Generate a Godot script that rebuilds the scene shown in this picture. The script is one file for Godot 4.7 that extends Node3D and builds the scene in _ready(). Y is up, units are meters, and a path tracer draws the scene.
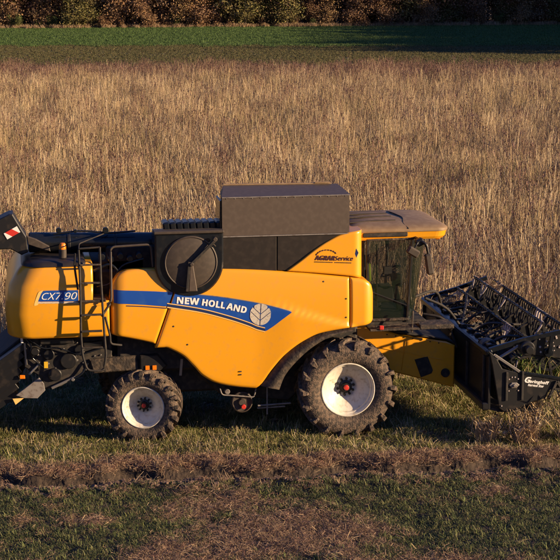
extends Node3D
# Scene axes follow the machine: +x is its forward direction, +y up, +z towards the side that the camera sees. Metres.
const YAW := 0.165806            # the camera looks this much towards the machine's front
const EYE := Vector3(-5.971, 8.728, 29.774)
const FLAT := -1
var rng := RandomNumberGenerator.new()
var M := {}
var taken := {}
var noise := FastNoiseLite.new()
var noise2 := FastNoiseLite.new()

# ---------------------------------------------------------------- scene tree helpers
func numbered(called: String) -> String:
	if not taken.has(called):
		taken[called] = 0
		return called
	taken[called] += 1
	return "%s_%03d" % [called, taken[called]]

func tag(o: Node, label: String, category: String, group := "", kind := "") -> Node:
	o.set_meta("label", label)
	if category: o.set_meta("category", category)
	if group: o.set_meta("group", group)
	if kind: o.set_meta("kind", kind)
	return o

func thing(called: String, label: String, category: String, at := Vector3.ZERO, turn := 0.0, group := "") -> Node3D:
	var o := Node3D.new()
	o.name = numbered(called)
	add_child(o)
	o.position = at
	o.rotation.y = turn
	tag(o, label, category, group)
	return o

func node(called: String, parent: Node, at := Vector3.ZERO) -> Node3D:
	var o := Node3D.new()
	o.name = called
	parent.add_child(o, true)
	o.position = at
	return o

func obj(called: String, mesh, mat: Material, parent: Node = self) -> MeshInstance3D:
	var o := MeshInstance3D.new()
	o.name = numbered(called) if parent == self else called
	var m: Mesh
	if mesh is SurfaceTool:
		mesh.generate_normals()
		m = mesh.commit()
	else:
		m = mesh
	o.mesh = m
	o.material_override = mat
	parent.add_child(o, true)
	return o

func structure(called: String, mesh, mat: Material, label: String, category: String) -> MeshInstance3D:
	var o := obj(called, mesh, mat)
	tag(o, label, category, "", "structure")
	return o

func spread(u: float, d: float) -> Vector3:   # fields and woods lie square to the lane the drone hovers over: u along the field edges, d across them
	var c := cos(YAW)
	var s := sin(YAW)
	return Vector3(EYE.x + c * u + s * d, 0, EYE.z + s * u - c * d)

# ---------------------------------------------------------------- mesh helpers (corners are given anticlockwise seen from outside)
func mb() -> SurfaceTool:
	var st := SurfaceTool.new()
	st.begin(Mesh.PRIMITIVE_TRIANGLES)
	st.set_smooth_group(FLAT)
	return st

func tri(st: SurfaceTool, a: Vector3, b: Vector3, c: Vector3) -> void:
	st.add_vertex(a); st.add_vertex(c); st.add_vertex(b)

func quad(st: SurfaceTool, a: Vector3, b: Vector3, c: Vector3, d: Vector3) -> void:
	st.add_vertex(a); st.add_vertex(c); st.add_vertex(b)
	st.add_vertex(a); st.add_vertex(d); st.add_vertex(c)

func box(st: SurfaceTool, c: Vector3, s: Vector3, b := Basis.IDENTITY, bev := 0.012) -> void:
	st.set_smooth_group(FLAT)
	var h := s * 0.5
	var v: float = min(bev, min(h.x, min(h.y, h.z)) * 0.45)
	for ax in 3:
		for sg in [-1.0, 1.0]:
			var n := Vector3.ZERO; n[ax] = sg
			var u := Vector3.ZERO; u[(ax + 1) % 3] = sg
			var w := Vector3.ZERO; w[(ax + 2) % 3] = 1.0
			var hu := h[(ax + 1) % 3] - v
			var hw := h[(ax + 2) % 3] - v
			var o: Vector3 = n * h[ax]
			quad(st, c + b * (o - u * hu - w * hw), c + b * (o + u * hu - w * hw), c + b * (o + u * hu + w * hw), c + b * (o - u * hu + w * hw))
	# chamfers along the twelve edges and the eight corners
	for ax in 3:
		var i := (ax + 1) % 3
		var j := (ax + 2) % 3
		for si in [-1.0, 1.0]:
			for sj in [-1.0, 1.0]:
				var a0 := Vector3.ZERO; a0[i] = si * h[i]; a0[j] = sj * (h[j] - v)
				var a1 := Vector3.ZERO; a1[i] = si * (h[i] - v); a1[j] = sj * h[j]
				var e := Vector3.ZERO; e[ax] = h[ax] - v
				if si * sj > 0: quad(st, c + b * (a0 - e), c + b * (a0 + e), c + b * (a1 + e), c + b * (a1 - e))
				else: quad(st, c + b * (a0 - e), c + b * (a1 - e), c + b * (a1 + e), c + b * (a0 + e))
	for sx in [-1.0, 1.0]:
		for sy in [-1.0, 1.0]:
			for sz in [-1.0, 1.0]:
				var q0 := c + b * Vector3(sx * h.x, sy * (h.y - v), sz * (h.z - v))
				var q1 := c + b * Vector3(sx * (h.x - v), sy * h.y, sz * (h.z - v))
				var q2 := c + b * Vector3(sx * (h.x - v), sy * (h.y - v), sz * h.z)
				if sx * sy * sz > 0: tri(st, q0, q1, q2)
				else: tri(st, q0, q2, q1)

func along(d: Vector3) -> Basis:   # a basis whose x runs along d
	var x := d.normalized()
	var up := Vector3.UP if abs(x.y) < 0.95 else Vector3.RIGHT
	var z := x.cross(up).normalized()
	return Basis(x, z.cross(x), z)

func bar(st: SurfaceTool, a: Vector3, b: Vector3, w: float, h: float) -> void:
	box(st, (a + b) * 0.5, Vector3(a.distance_to(b), h, w), along(b - a), 0.006)

func tube(st: SurfaceTool, pts: Array, r, n := 8, group := 1) -> void:
	var rings := []
	for i in pts.size():
		var d: Vector3 = (pts[min(i + 1, pts.size() - 1)] - pts[max(i - 1, 0)])
		var b := along(d)
		var rr: float = r[i] if r is Array else r
		var ring := []
		for k in n:
			var t := TAU * k / n
			ring.append(pts[i] + b.y * cos(t) * rr + b.z * sin(t) * rr)
		rings.append(ring)
	st.set_smooth_group(group)
	for i in rings.size() - 1:
		for k in n:
			quad(st, rings[i][k], rings[i + 1][k], rings[i + 1][(k + 1) % n], rings[i][(k + 1) % n])
	st.set_smooth_group(FLAT)
	for k in range(1, n - 1):
		tri(st, rings[0][0], rings[0][k], rings[0][k + 1])
		var e: Array = rings[-1]
		tri(st, e[0], e[k + 1], e[k])

func soft(pts: Array, step := 0.05) -> Array:   # rounds the corners of a polyline
	var out := [pts[0]]
	for i in range(1, pts.size() - 1):
		var a: Vector3 = pts[i - 1]
		var b: Vector3 = pts[i]
		var c: Vector3 = pts[i + 1]
		var k: float = min(step, min(a.distance_to(b), b.distance_to(c)) * 0.45)
		var p := b + (a - b).normalized() * k
		var q := b + (c - b).normalized() * k
		for t in 5:
			var f := t / 4.0
			out.append(p.lerp(b, f).lerp(b.lerp(q, f), f))
	out.append(pts[-1])
	return out

func lathe(st: SurfaceTool, xf: Transform3D, prof: Array, n := 32) -> void:   # prof: Vector2(radius, height along the z of xf), from the outside rim inwards over the front
	var g := 2
	for i in prof.size() - 1:
		var a: Vector2 = prof[i]
		var b: Vector2 = prof[i + 1]
		if i > 0:
			var before: Vector2 = prof[i] - prof[i - 1]
			if abs(before.angle_to(b - a)) > 0.6: g += 1
		st.set_smooth_group(g)
		for k in n:
			var t0 := TAU * k / n
			var t1 := TAU * (k + 1) / n if k < n - 1 else 0.0
			var p := xf * Vector3(a.x * cos(t0), a.x * sin(t0), a.y)
			var q := xf * Vector3(a.x * cos(t1), a.x * sin(t1), a.y)
			var r := xf * Vector3(b.x * cos(t1), b.x * sin(t1), b.y)
			var s := xf * Vector3(b.x * cos(t0), b.x * sin(t0), b.y)
			if b.x < 0.0005: tri(st, p, q, s)
			elif a.x < 0.0005: tri(st, p, r, s)
			else: quad(st, p, q, r, s)
	st.set_smooth_group(FLAT)

func cyl(st: SurfaceTool, a: Vector3, b: Vector3, r: float, n := 16, bev := 0.008) -> void:
	var d := b - a
	var bs := along(d)
	var xf := Transform3D(Basis(bs.y, bs.z, bs.x), a)
	var l := d.length()
	lathe(st, xf, [Vector2(0, 0), Vector2(r - bev, 0), Vector2(r, bev), Vector2(r, l - bev), Vector2(r - bev, l), Vector2(0, l)], n)

func prism(st: SurfaceTool, poly: Array, z0: float, z1: float, bev := 0.01) -> void:   # outline in x, y; thickness along z
	var pts := PackedVector2Array(poly)
	if Geometry2D.is_polygon_clockwise(pts): pts.reverse()
	var n := pts.size()
	var inn := PackedVector2Array()
	for i in n:
		var a := (pts[i] - pts[(i + n - 1) % n]).normalized()
		var b := (pts[(i + 1) % n] - pts[i]).normalized()
		var m := (Vector2(-a.y, a.x) + Vector2(-b.y, b.x))
		m = m / max(m.length_squared() * 0.5, 0.3)
		inn.append(pts[i] + m * bev)
	st.set_smooth_group(FLAT)
	var t := Geometry2D.triangulate_polygon(inn)
	for i in range(0, t.size(), 3):
		var a := inn[t[i]]; var b := inn[t[i + 1]]; var c := inn[t[i + 2]]
		if (b - a).cross(c - a) < 0:
			var w := b; b = c; c = w
		tri(st, Vector3(a.x, a.y, z1), Vector3(b.x, b.y, z1), Vector3(c.x, c.y, z1))
		tri(st, Vector3(a.x, a.y, z0), Vector3(c.x, c.y, z0), Vector3(b.x, b.y, z0))
	for i in n:
		var j := (i + 1) % n
		quad(st, Vector3(pts[i].x, pts[i].y, z0 + bev), Vector3(pts[j].x, pts[j].y, z0 + bev), Vector3(pts[j].x, pts[j].y, z1 - bev), Vector3(pts[i].x, pts[i].y, z1 - bev))
		quad(st, Vector3(pts[i].x, pts[i].y, z1 - bev), Vector3(pts[j].x, pts[j].y, z1 - bev), Vector3(inn[j].x, inn[j].y, z1), Vector3(inn[i].x, inn[i].y, z1))
		quad(st, Vector3(inn[i].x, inn[i].y, z0), Vector3(inn[j].x, inn[j].y, z0), Vector3(pts[j].x, pts[j].y, z0 + bev), Vector3(pts[i].x, pts[i].y, z0 + bev))

func cv(p: Array, x: float) -> float:   # smooth curve through the points p (x rising)
	var n := p.size()
	if x <= p[0].x: return p[0].y
	if x >= p[n - 1].x: return p[n - 1].y
	var i := 0
	while x > p[i + 1].x: i += 1
	var sl := func(k: int) -> float: return (p[k + 1].y - p[k].y) / (p[k + 1].x - p[k].x)
	var tg := func(k: int) -> float:
		if k == 0: return sl.call(0)
		if k == n - 1: return sl.call(n - 2)
		var a: float = sl.call(k - 1)
		var b: float = sl.call(k)
		return 0.0 if a * b <= 0 else 2.0 * a * b / (a + b)
	var h: float = p[i + 1].x - p[i].x
	var t: float = (x - p[i].x) / h
	var m0: float = tg.call(i) * h
	var m1: float = tg.call(i + 1) * h
	return (2 * t * t * t - 3 * t * t + 1) * p[i].y + (t * t * t - 2 * t * t + t) * m0 + (-2 * t * t * t + 3 * t * t) * p[i + 1].y + (t * t * t - t * t) * m1

# A sheet-metal panel between a lower and an upper curve: rounded at its edges, folded back by a flange.
# round_l, round_r: how far the ends curve inwards; slant: dx per metre of height at the two ends.
func panel(low: Array, high: Array, face: Callable, edge := 0.035, round_l := 0.0, round_r := 0.0, slant_l := 0.0, slant_r := 0.0, cols := 60, flange := 0.12) -> SurfaceTool:
	var st := mb()
	var x0: float = low[0].x
	var x1: float = low[-1].x
	var ts := [0.0, 0.012, 0.03, 0.06, 0.1]
	for i in 14: ts.append(0.1 + 0.8 * (i + 1) / 15.0)
	ts.append_array([0.9, 0.94, 0.97, 0.988, 1.0])
	var ss := []
	for i in cols + 1:
		var f := float(i) / cols
		ss.append(f)
	ss.append_array([0.004, 0.010, 0.994, 0.998])
	ss.sort()
	var grid := []
	for f in ss:
		var col := []
		for t in ts:
			var xs: float = lerp(x0, x1, f)
			var x := xs
			var y := 0.0
			for k in 3:
				y = lerp(cv(low, x), cv(high, x), t)
				x = xs + lerp(slant_l, slant_r, f) * (y - 2.4)
			var h: float = cv(high, x) - cv(low, x)
			var d: float = min(min(t, 1.0 - t) * h, min(f, 1.0 - f) * (x1 - x0))
			var z: float = face.call(x, y)
			if d < edge: z -= edge - sqrt(max(0.0, edge * edge - (edge - d) * (edge - d)))
			var dl: float = f * (x1 - x0)
			var dr: float = (1.0 - f) * (x1 - x0)
			if round_l > 0 and dl < round_l: z -= (round_l - sqrt(round_l * round_l - pow(round_l - dl, 2))) * 0.9
			if round_r > 0 and dr < round_r: z -= (round_r - sqrt(round_r * round_r - pow(round_r - dr, 2))) * 0.9
			col.append(Vector3(x, y, z))
		grid.append(col)
	st.set_smooth_group(1)
	for i in grid.size() - 1:
		for j in ts.size() - 1:
			quad(st, grid[i][j], grid[i + 1][j], grid[i + 1][j + 1], grid[i][j + 1])
	st.set_smooth_group(2)
	var back := Vector3(0, 0, -flange)
	for i in grid.size() - 1:
		var a: Vector3 = grid[i][0]; var b: Vector3 = grid[i + 1][0]
		quad(st, a + back, b + back, b, a)
		a = grid[i][-1]; b = grid[i + 1][-1]
		quad(st, a, b, b + back, a + back)
	for j in ts.size() - 1:
		var a: Vector3 = grid[0][j]; var b: Vector3 = grid[0][j + 1]
		quad(st, a, b, b + back, a + back)
		a = grid[-1][j]; b = grid[-1][j + 1]
		quad(st, a + back, b + back, b, a)
	return st

# A thin foil laid on a face: between two curves, following the face.
func foil(low: Array, high: Array, face: Callable, lift: float, cols := 40, rows := 5, slant_l := 0.0, slant_r := 0.0) -> SurfaceTool:
	var st := mb()
	st.set_smooth_group(1)
	var x0: float = low[0].x
	var x1: float = low[-1].x
	var p := func(i: int, j: int) -> Vector3:
		var xs: float = lerp(x0, x1, float(i) / cols)
		var x := xs
		var y := 0.0
		for k in 3:
			y = lerp(cv(low, x), cv(high, x), float(j) / rows)
			x = xs + lerp(slant_l, slant_r, float(i) / cols) * (y - 2.4)
		return Vector3(x, y, face.call(x, y) + lift)
	for i in cols:
		for j in rows:
			quad(st, p.call(i, j), p.call(i + 1, j), p.call(i + 1, j + 1), p.call(i, j + 1))
	return st

# Lettering bent onto a face: origin at the start of its baseline, turned by angle, sheared for italics.
func lettering(text: String, at: Vector2, height: float, width: float, angle: float, face: Callable, lift: float, bold := 800, shear := 0.0) -> ArrayMesh:
	var tm := TextMesh.new()
	var f := SystemFont.new()
	f.font_names = PackedStringArray(["Droid Sans"])
	f.font_weight = bold
	tm.font = f
	tm.text = text
	tm.font_size = 64
	tm.pixel_size = 0.01
	tm.depth = 0.0
	tm.curve_step = 2.0
	var arr := tm.get_mesh_arrays()
	var v: PackedVector3Array = arr[Mesh.ARRAY_VERTEX]
	var lo := Vector2(INF, INF)
	var hi := -lo
	for q in v:
		lo = lo.min(Vector2(q.x, q.y)); hi = hi.max(Vector2(q.x, q.y))
	var sx := width / (hi.x - lo.x)
	var sy := height / (hi.y - lo.y)
	var out := PackedVector3Array()
	var nrm := PackedVector3Array()
	var idx := PackedInt32Array()
	var src: PackedInt32Array = arr[Mesh.ARRAY_INDEX]
	var fat := [Vector2.ZERO]
	if bold >= 800: fat = [Vector2(-1, -1), Vector2(1, -1), Vector2(1, 1), Vector2(-1, 1)]
	for n in fat.size():   # heavy print: the strokes are thickened by laying them side by side
		for k in src: idx.append(k + out.size())
		for p in v:
			var q := Vector2((p.x - lo.x) * sx, (p.y - lo.y) * sy)
			q.x += q.y * shear
			q = at + (q + fat[n] * height * 0.028).rotated(angle)
			out.append(Vector3(q.x, q.y, face.call(q.x, q.y) + lift + n * 0.0007))
			nrm.append(Vector3(0, 0, 1))
	var a := []
	a.resize(Mesh.ARRAY_MAX)
	a[Mesh.ARRAY_VERTEX] = out
	a[Mesh.ARRAY_NORMAL] = nrm
	a[Mesh.ARRAY_INDEX] = idx
	var am := ArrayMesh.new()
	am.add_surface_from_arrays(Mesh.PRIMITIVE_TRIANGLES, a)
	return am

# ---------------------------------------------------------------- materials
func mottle(base: Color, other: Color, freq: float, seed_: int, lo := 0.35, hi := 0.75, size := 256, oct := 4) -> ImageTexture:   # base and other are linear colours
	var n := FastNoiseLite.new()
	n.seed = seed_
	n.frequency = freq
	n.fractal_octaves = oct
	var img := n.get_seamless_image(size, size)
	img.convert(Image.FORMAT_L8)
	var src := img.get_data()
	var lut := PackedByteArray()
	for i in 256:
		var t := smoothstep(lo, hi, i / 255.0)
		var c := base.lerp(other, t).linear_to_srgb()
		lut.append(int(clamp(c.r, 0, 1) * 255)); lut.append(int(clamp(c.g, 0, 1) * 255)); lut.append(int(clamp(c.b, 0, 1) * 255))
	var out := PackedByteArray()
	out.resize(src.size() * 3)
	for i in src.size():
		var k := src[i] * 3
		out[i * 3] = lut[k]; out[i * 3 + 1] = lut[k + 1]; out[i * 3 + 2] = lut[k + 2]
	var im := Image.create_from_data(size, size, false, Image.FORMAT_RGB8, out)
	im.generate_mipmaps()
	return ImageTexture.create_from_image(im)

func relief(freq: float, seed_: int, strength: float, size := 256) -> ImageTexture:
	var n := FastNoiseLite.new()
	n.seed = seed_
	n.frequency = freq
	n.fractal_octaves = 4
	var img := n.get_seamless_image(size, size)
	img.convert(Image.FORMAT_RGBA8)
	img.bump_map_to_normal_map(strength)
	img.generate_mipmaps()
	return ImageTexture.create_from_image(img)

func mat(c: Color, rough: float, metal := 0.0) -> StandardMaterial3D:
	var m := StandardMaterial3D.new()
	m.albedo_color = c.linear_to_srgb()
	m.roughness = rough
	m.metallic = metal
	m.cull_mode = BaseMaterial3D.CULL_DISABLED
	return m

func worn(c: Color, dirt: Color, rough: float, tile: float, seed_: int, lo := 0.45, hi := 0.95, metal := 0.0, bump := 0.0) -> StandardMaterial3D:
	var m := mat(Color.WHITE, rough, metal)
	m.albedo_texture = mottle(c, dirt, 0.02, seed_, lo, hi)
	m.uv1_triplanar = true
	m.uv1_world_triplanar = true
	m.uv1_scale = Vector3.ONE / tile
	if bump > 0:
		m.normal_enabled = true
		m.normal_texture = relief(0.05, seed_ + 7, 6.0)
		m.normal_scale = bump
	return m

func make_materials() -> void:
	M.yellow = worn(Color(0.76, 0.335, 0.012), Color(0.68, 0.315, 0.03), 0.34, 0.8, 3, 0.5, 1.0)
	M.yellow.clearcoat_enabled = true
	M.yellow.clearcoat = 0.5
	M.yellow.clearcoat_roughness = 0.18
	M.black = worn(Color(0.010, 0.010, 0.011), Color(0.028, 0.023, 0.020), 0.42, 1.3, 8, 0.5, 0.9)
	M.gloss_black = worn(Color(0.008, 0.010, 0.014), Color(0.018, 0.018, 0.019), 0.22, 1.7, 9, 0.5, 0.95)
	M.dull_black = worn(Color(0.014, 0.012, 0.011), Color(0.042, 0.032, 0.024), 0.75, 0.9, 10, 0.4, 0.85)
	M.tank = worn(Color(0.076, 0.056, 0.043), Color(0.090, 0.067, 0.052), 0.55, 0.7, 11, 0.3, 0.9)
	M.panel_dark = worn(Color(0.022, 0.017, 0.014), Color(0.032, 0.025, 0.02), 0.4, 0.9, 12, 0.3, 0.95)
	M.screen = worn(Color(0.045, 0.033, 0.025), Color(0.062, 0.046, 0.034), 0.65, 0.7, 13, 0.35, 0.8)
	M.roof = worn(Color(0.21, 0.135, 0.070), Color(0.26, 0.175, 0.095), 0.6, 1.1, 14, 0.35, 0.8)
	M.fender = worn(Color(0.028, 0.021, 0.016), Color(0.10, 0.07, 0.045), 0.75, 0.8, 15, 0.4, 0.85, 0.0, 0.4)
	M.tyre = worn(Color(0.046, 0.037, 0.030), Color(0.155, 0.108, 0.076), 0.9, 0.45, 16, 0.32, 0.72, 0.0, 1.0)
	M.rim = worn(Color(0.64, 0.60, 0.51), Color(0.40, 0.32, 0.22), 0.45, 0.6, 17, 0.5, 0.9)
	M.red = mat(Color(0.55, 0.035, 0.025), 0.4)
	M.white = mat(Color(0.78, 0.77, 0.74), 0.5)
	M.blue = worn(Color(0.010, 0.065, 0.33), Color(0.02, 0.085, 0.32), 0.3, 1.7, 18)
	M.navy = mat(Color(0.015, 0.03, 0.10), 0.35)
	M.cream = mat(Color(0.85, 0.52, 0.16), 0.4)
	M.silver = worn(Color(0.55, 0.50, 0.42), Color(0.36, 0.31, 0.25), 0.35, 0.3, 19)
	M.grey = worn(Color(0.20, 0.18, 0.165), Color(0.12, 0.095, 0.08), 0.6, 0.6, 20)
	M.steel = mat(Color(0.30, 0.28, 0.26), 0.4, 0.7)
	M.amber = mat(Color(0.75, 0.20, 0.01), 0.25)
	M.lime = mat(Color(0.35, 0.55, 0.03), 0.6)
	M.print_dark = mat(Color(0.06, 0.012, 0.02), 0.5)
	M.tine = mat(Color(0.42, 0.36, 0.34), 0.5)
	M.cloth = mat(Color(0.03, 0.03, 0.032), 0.9)
	M.glass = mat(Color(0.035, 0.05, 0.03, 0.5), 0.03)
	M.glass.albedo_color = Color(0.10, 0.145, 0.105, 0.56)
	M.glass.transparency = BaseMaterial3D.TRANSPARENCY_ALPHA
	M.glass.metallic_specular = 0.6
	var v := mat(Color.WHITE, 0.85)
	v.vertex_color_use_as_albedo = true
	v.backlight_enabled = true
	v.backlight = Color(0.35, 0.33, 0.25)
	M.leaf = v
	var w := mat(Color.WHITE, 0.8)
	w.vertex_color_use_as_albedo = true
	M.plant = w
	M.bark = worn(Color(0.06, 0.045, 0.033), Color(0.14, 0.11, 0.085), 0.95, 0.8, 22, 0.35, 0.75, 0.0, 1.0)
	M.soil = worn(Color(0.030, 0.020, 0.014), Color(0.060, 0.041, 0.028), 0.97, 1.7, 23, 0.3, 0.75, 0.0, 1.2)
	M.clod = worn(Color(0.12, 0.075, 0.055), Color(0.20, 0.135, 0.10), 0.95, 0.3, 30, 0.3, 0.8)
	M.ground = worn(Color(0.10, 0.072, 0.045), Color(0.155, 0.12, 0.07), 0.97, 6.0, 24, 0.3, 0.75, 0.0, 1.0)
	M.field = worn(Color(0.040, 0.075, 0.016), Color(0.065, 0.095, 0.024), 0.95, 5.0, 25, 0.3, 0.75)
	M.stubble = worn(Color(0.085, 0.080, 0.030), Color(0.14, 0.115, 0.05), 0.95, 4.0, 26, 0.3, 0.75)
	M.litter = worn(Color(0.05, 0.033, 0.02), Color(0.12, 0.07, 0.035), 0.97, 3.0, 27, 0.3, 0.75)

# ---------------------------------------------------------------- the harvester
func side_face(x: float, y: float) -> float:
	var flare := 0.0
	if x > -1.75:   # pressed crease running from the stripe to the front wheel arch
		flare = smoothstep(-1.75, -0.9, x) * (1.0 - smoothstep(-0.05, 0.03, y - (2.44 - 0.30 * (x + 1.05)))) * 0.04
	return 1.5 + flare - 0.11 * pow(max(0.0, y - 2.3), 2.0) - 0.05 * pow(max(0.0, 1.7 - y), 2.0)

func upper_face(_x: float, y: float) -> float:
	return 1.42 - 0.03 * (y - 3.1)

func hood_face(_x: float, y: float) -> float:
	return 1.45 - 0.06 * pow(max(0.0, y - 2.7), 2.0)

func ring(x0: float, x1: float, hw: float, rb: float, rf: float, y: float, bow := 0.0) -> Array:   # a rounded rectangle seen from above, near side first
	var out := []
	for c in [[x1 - rf, hw - rf, rf, 0.5, 0.0], [x1 - rf, -hw + rf, rf, 0.0, -0.5], [x0 + rb, -hw + rb, rb, -0.5, -1.0], [x0 + rb, hw - rb, rb, -1.0, -1.5]]:
		for k in 8:
			var t: float = lerp(c[3], c[4], k / 7.0) * PI
			var x: float = c[0] + cos(t) * c[2]
			var z: float = c[1] + sin(t) * c[2]
			if x > (x0 + x1) * 0.5: x += bow * (1.0 - z * z / (hw * hw))
			out.append(Vector3(x, y, z))
	return out

func loft(st: SurfaceTool, rings: Array, smooth := true, cap_low := true, cap_high := true) -> void:
	var n: int = rings[0].size()
	st.set_smooth_group(3 if smooth else FLAT)
	for i in rings.size() - 1:
		for k in n:
			var j := (k + 1) % n
			quad(st, rings[i][j], rings[i][k], rings[i + 1][k], rings[i + 1][j])
	st.set_smooth_group(FLAT)
	for c in [[0, cap_low], [rings.size() - 1, cap_high]]:
		if not c[1]: continue
		var r: Array = rings[c[0]]
		var m := Vector3.ZERO
		for p in r: m += p
		m /= n
		for k in n:
			if c[0] == 0: tri(st, m, r[k], r[(k + 1) % n])
			else: tri(st, m, r[(k + 1) % n], r[k])

func wheel(called: String, parent: Node3D, at: Vector3, turn: float, R: float, W: float, rim: float, lugs: int, dish: float, label := "") -> Node3D:
	var w := node(called, parent, at)
	w.rotation.y = turn
	if label: w.set_meta("label", label)
	var hz := W * 0.5
	var st := mb()
	var tr := R - 0.06
	var half := [Vector2(rim - 0.01, hz * 0.72), Vector2(rim + 0.015, hz * 0.80), Vector2(lerp(rim, tr, 0.28), hz * 0.95), Vector2(lerp(rim, tr, 0.55), hz), Vector2(lerp(rim, tr, 0.8), hz * 0.96), Vector2(tr - 0.02, hz * 0.86), Vector2(tr, hz * 0.7), Vector2(tr + 0.008, hz * 0.3), Vector2(tr + 0.01, 0.0)]
	var prof := []
	for p in half: prof.append(p)
	for i in range(half.size() - 2, -1, -1): prof.append(Vector2(half[i].x, -half[i].y))
	prof.reverse()
	var idt := Transform3D.IDENTITY
	lathe(st, idt, prof, 72)
	st.set_smooth_group(FLAT)
	for side in [1.0, -1.0]:
		for i in lugs:
			var th: float = TAU * (i + (0.0 if side > 0 else 0.5)) / lugs
			var rows := []
			var spec := [[-0.02, 0.02, 0.0, 0.034], [0.07, 0.22, 0.0, 0.034], [0.17, 0.52, 0.0, 0.036], [0.24, 0.84, 0.004, 0.04], [0.265, 0.99, 0.008, 0.044], [0.28, 1.05, 0.055, 0.040], [0.29, 1.05, 0.14, 0.026]]
			for q in spec:
				var a: float = th + (q[0] - 0.26) * (0.92 / R)
				var z: float = side * q[1] * hz
				var top: float = R - q[2]
				var base: float = top - 0.065 if q[1] < 0.9 else top - 0.05
				var zb: float = z if q[1] < 0.9 else z - side * 0.06
				var hw: float = q[3] / R
				rows.append([Vector3(cos(a - hw * 1.25) * base, sin(a - hw * 1.25) * base, zb), Vector3(cos(a - hw) * top, sin(a - hw) * top, z), Vector3(cos(a + hw) * top, sin(a + hw) * top, z), Vector3(cos(a + hw * 1.25) * base, sin(a + hw * 1.25) * base, zb)])
			for r in rows.size() - 1:
				for k in 3:
					if side > 0: quad(st, rows[r][k], rows[r][k + 1], rows[r + 1][k + 1], rows[r + 1][k])
					else: quad(st, rows[r][k + 1], rows[r][k], rows[r + 1][k], rows[r + 1][k + 1])
			for e in [rows[0], rows[-1]]: quad(st, e[0], e[1], e[2], e[3])
	obj("tyre", st, M.tyre, w)
	st = mb()
	var f := hz * 0.80
	lathe(st, idt, [Vector2(rim - 0.03, -f), Vector2(rim + 0.012, f - 0.03), Vector2(rim + 0.012, f + 0.012), Vector2(rim - 0.004, f + 0.018), Vector2(rim - 0.018, f + 0.004), Vector2(rim - 0.03, f - 0.04), Vector2(rim - 0.055, f - 0.055), Vector2(rim - 0.065, f - 0.095), Vector2(rim - 0.09, f - 0.105), Vector2(rim * 0.55, f - dish * 0.72), Vector2(rim * 0.36, f - dish), Vector2(0, f - dish)], 64)
	obj("rim", st, M.rim, w)
	st = mb()
	lathe(st, idt, [Vector2(rim * 0.25, f - dish - 0.01), Vector2(rim * 0.25, f - dish + 0.03), Vector2(rim * 0.17, f - dish + 0.045), Vector2(rim * 0.15, f - dish + 0.09), Vector2(0, f - dish + 0.095)], 24)
	obj("hub", st, M.black, w)
	for i in 10:
		var a := TAU * i / 10.0 + 0.2
		var p := Vector3(cos(a), sin(a), 0) * rim * 0.31
		st = mb()
		cyl(st, p + Vector3(0, 0, f - dish - 0.01), p + Vector3(0, 0, f - dish + 0.045), rim * 0.05, 8, 0.004)
		obj("bolt", st, M.black, w)
	st = mb()
	lathe(st, idt, [Vector2(rim * 0.10, f - dish + 0.09), Vector2(rim * 0.10, f - dish + 0.12), Vector2(rim * 0.07, f - dish + 0.135), Vector2(0, f - dish + 0.14)], 16)
	obj("hub_cap", st, M.red, w)
	return w

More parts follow.
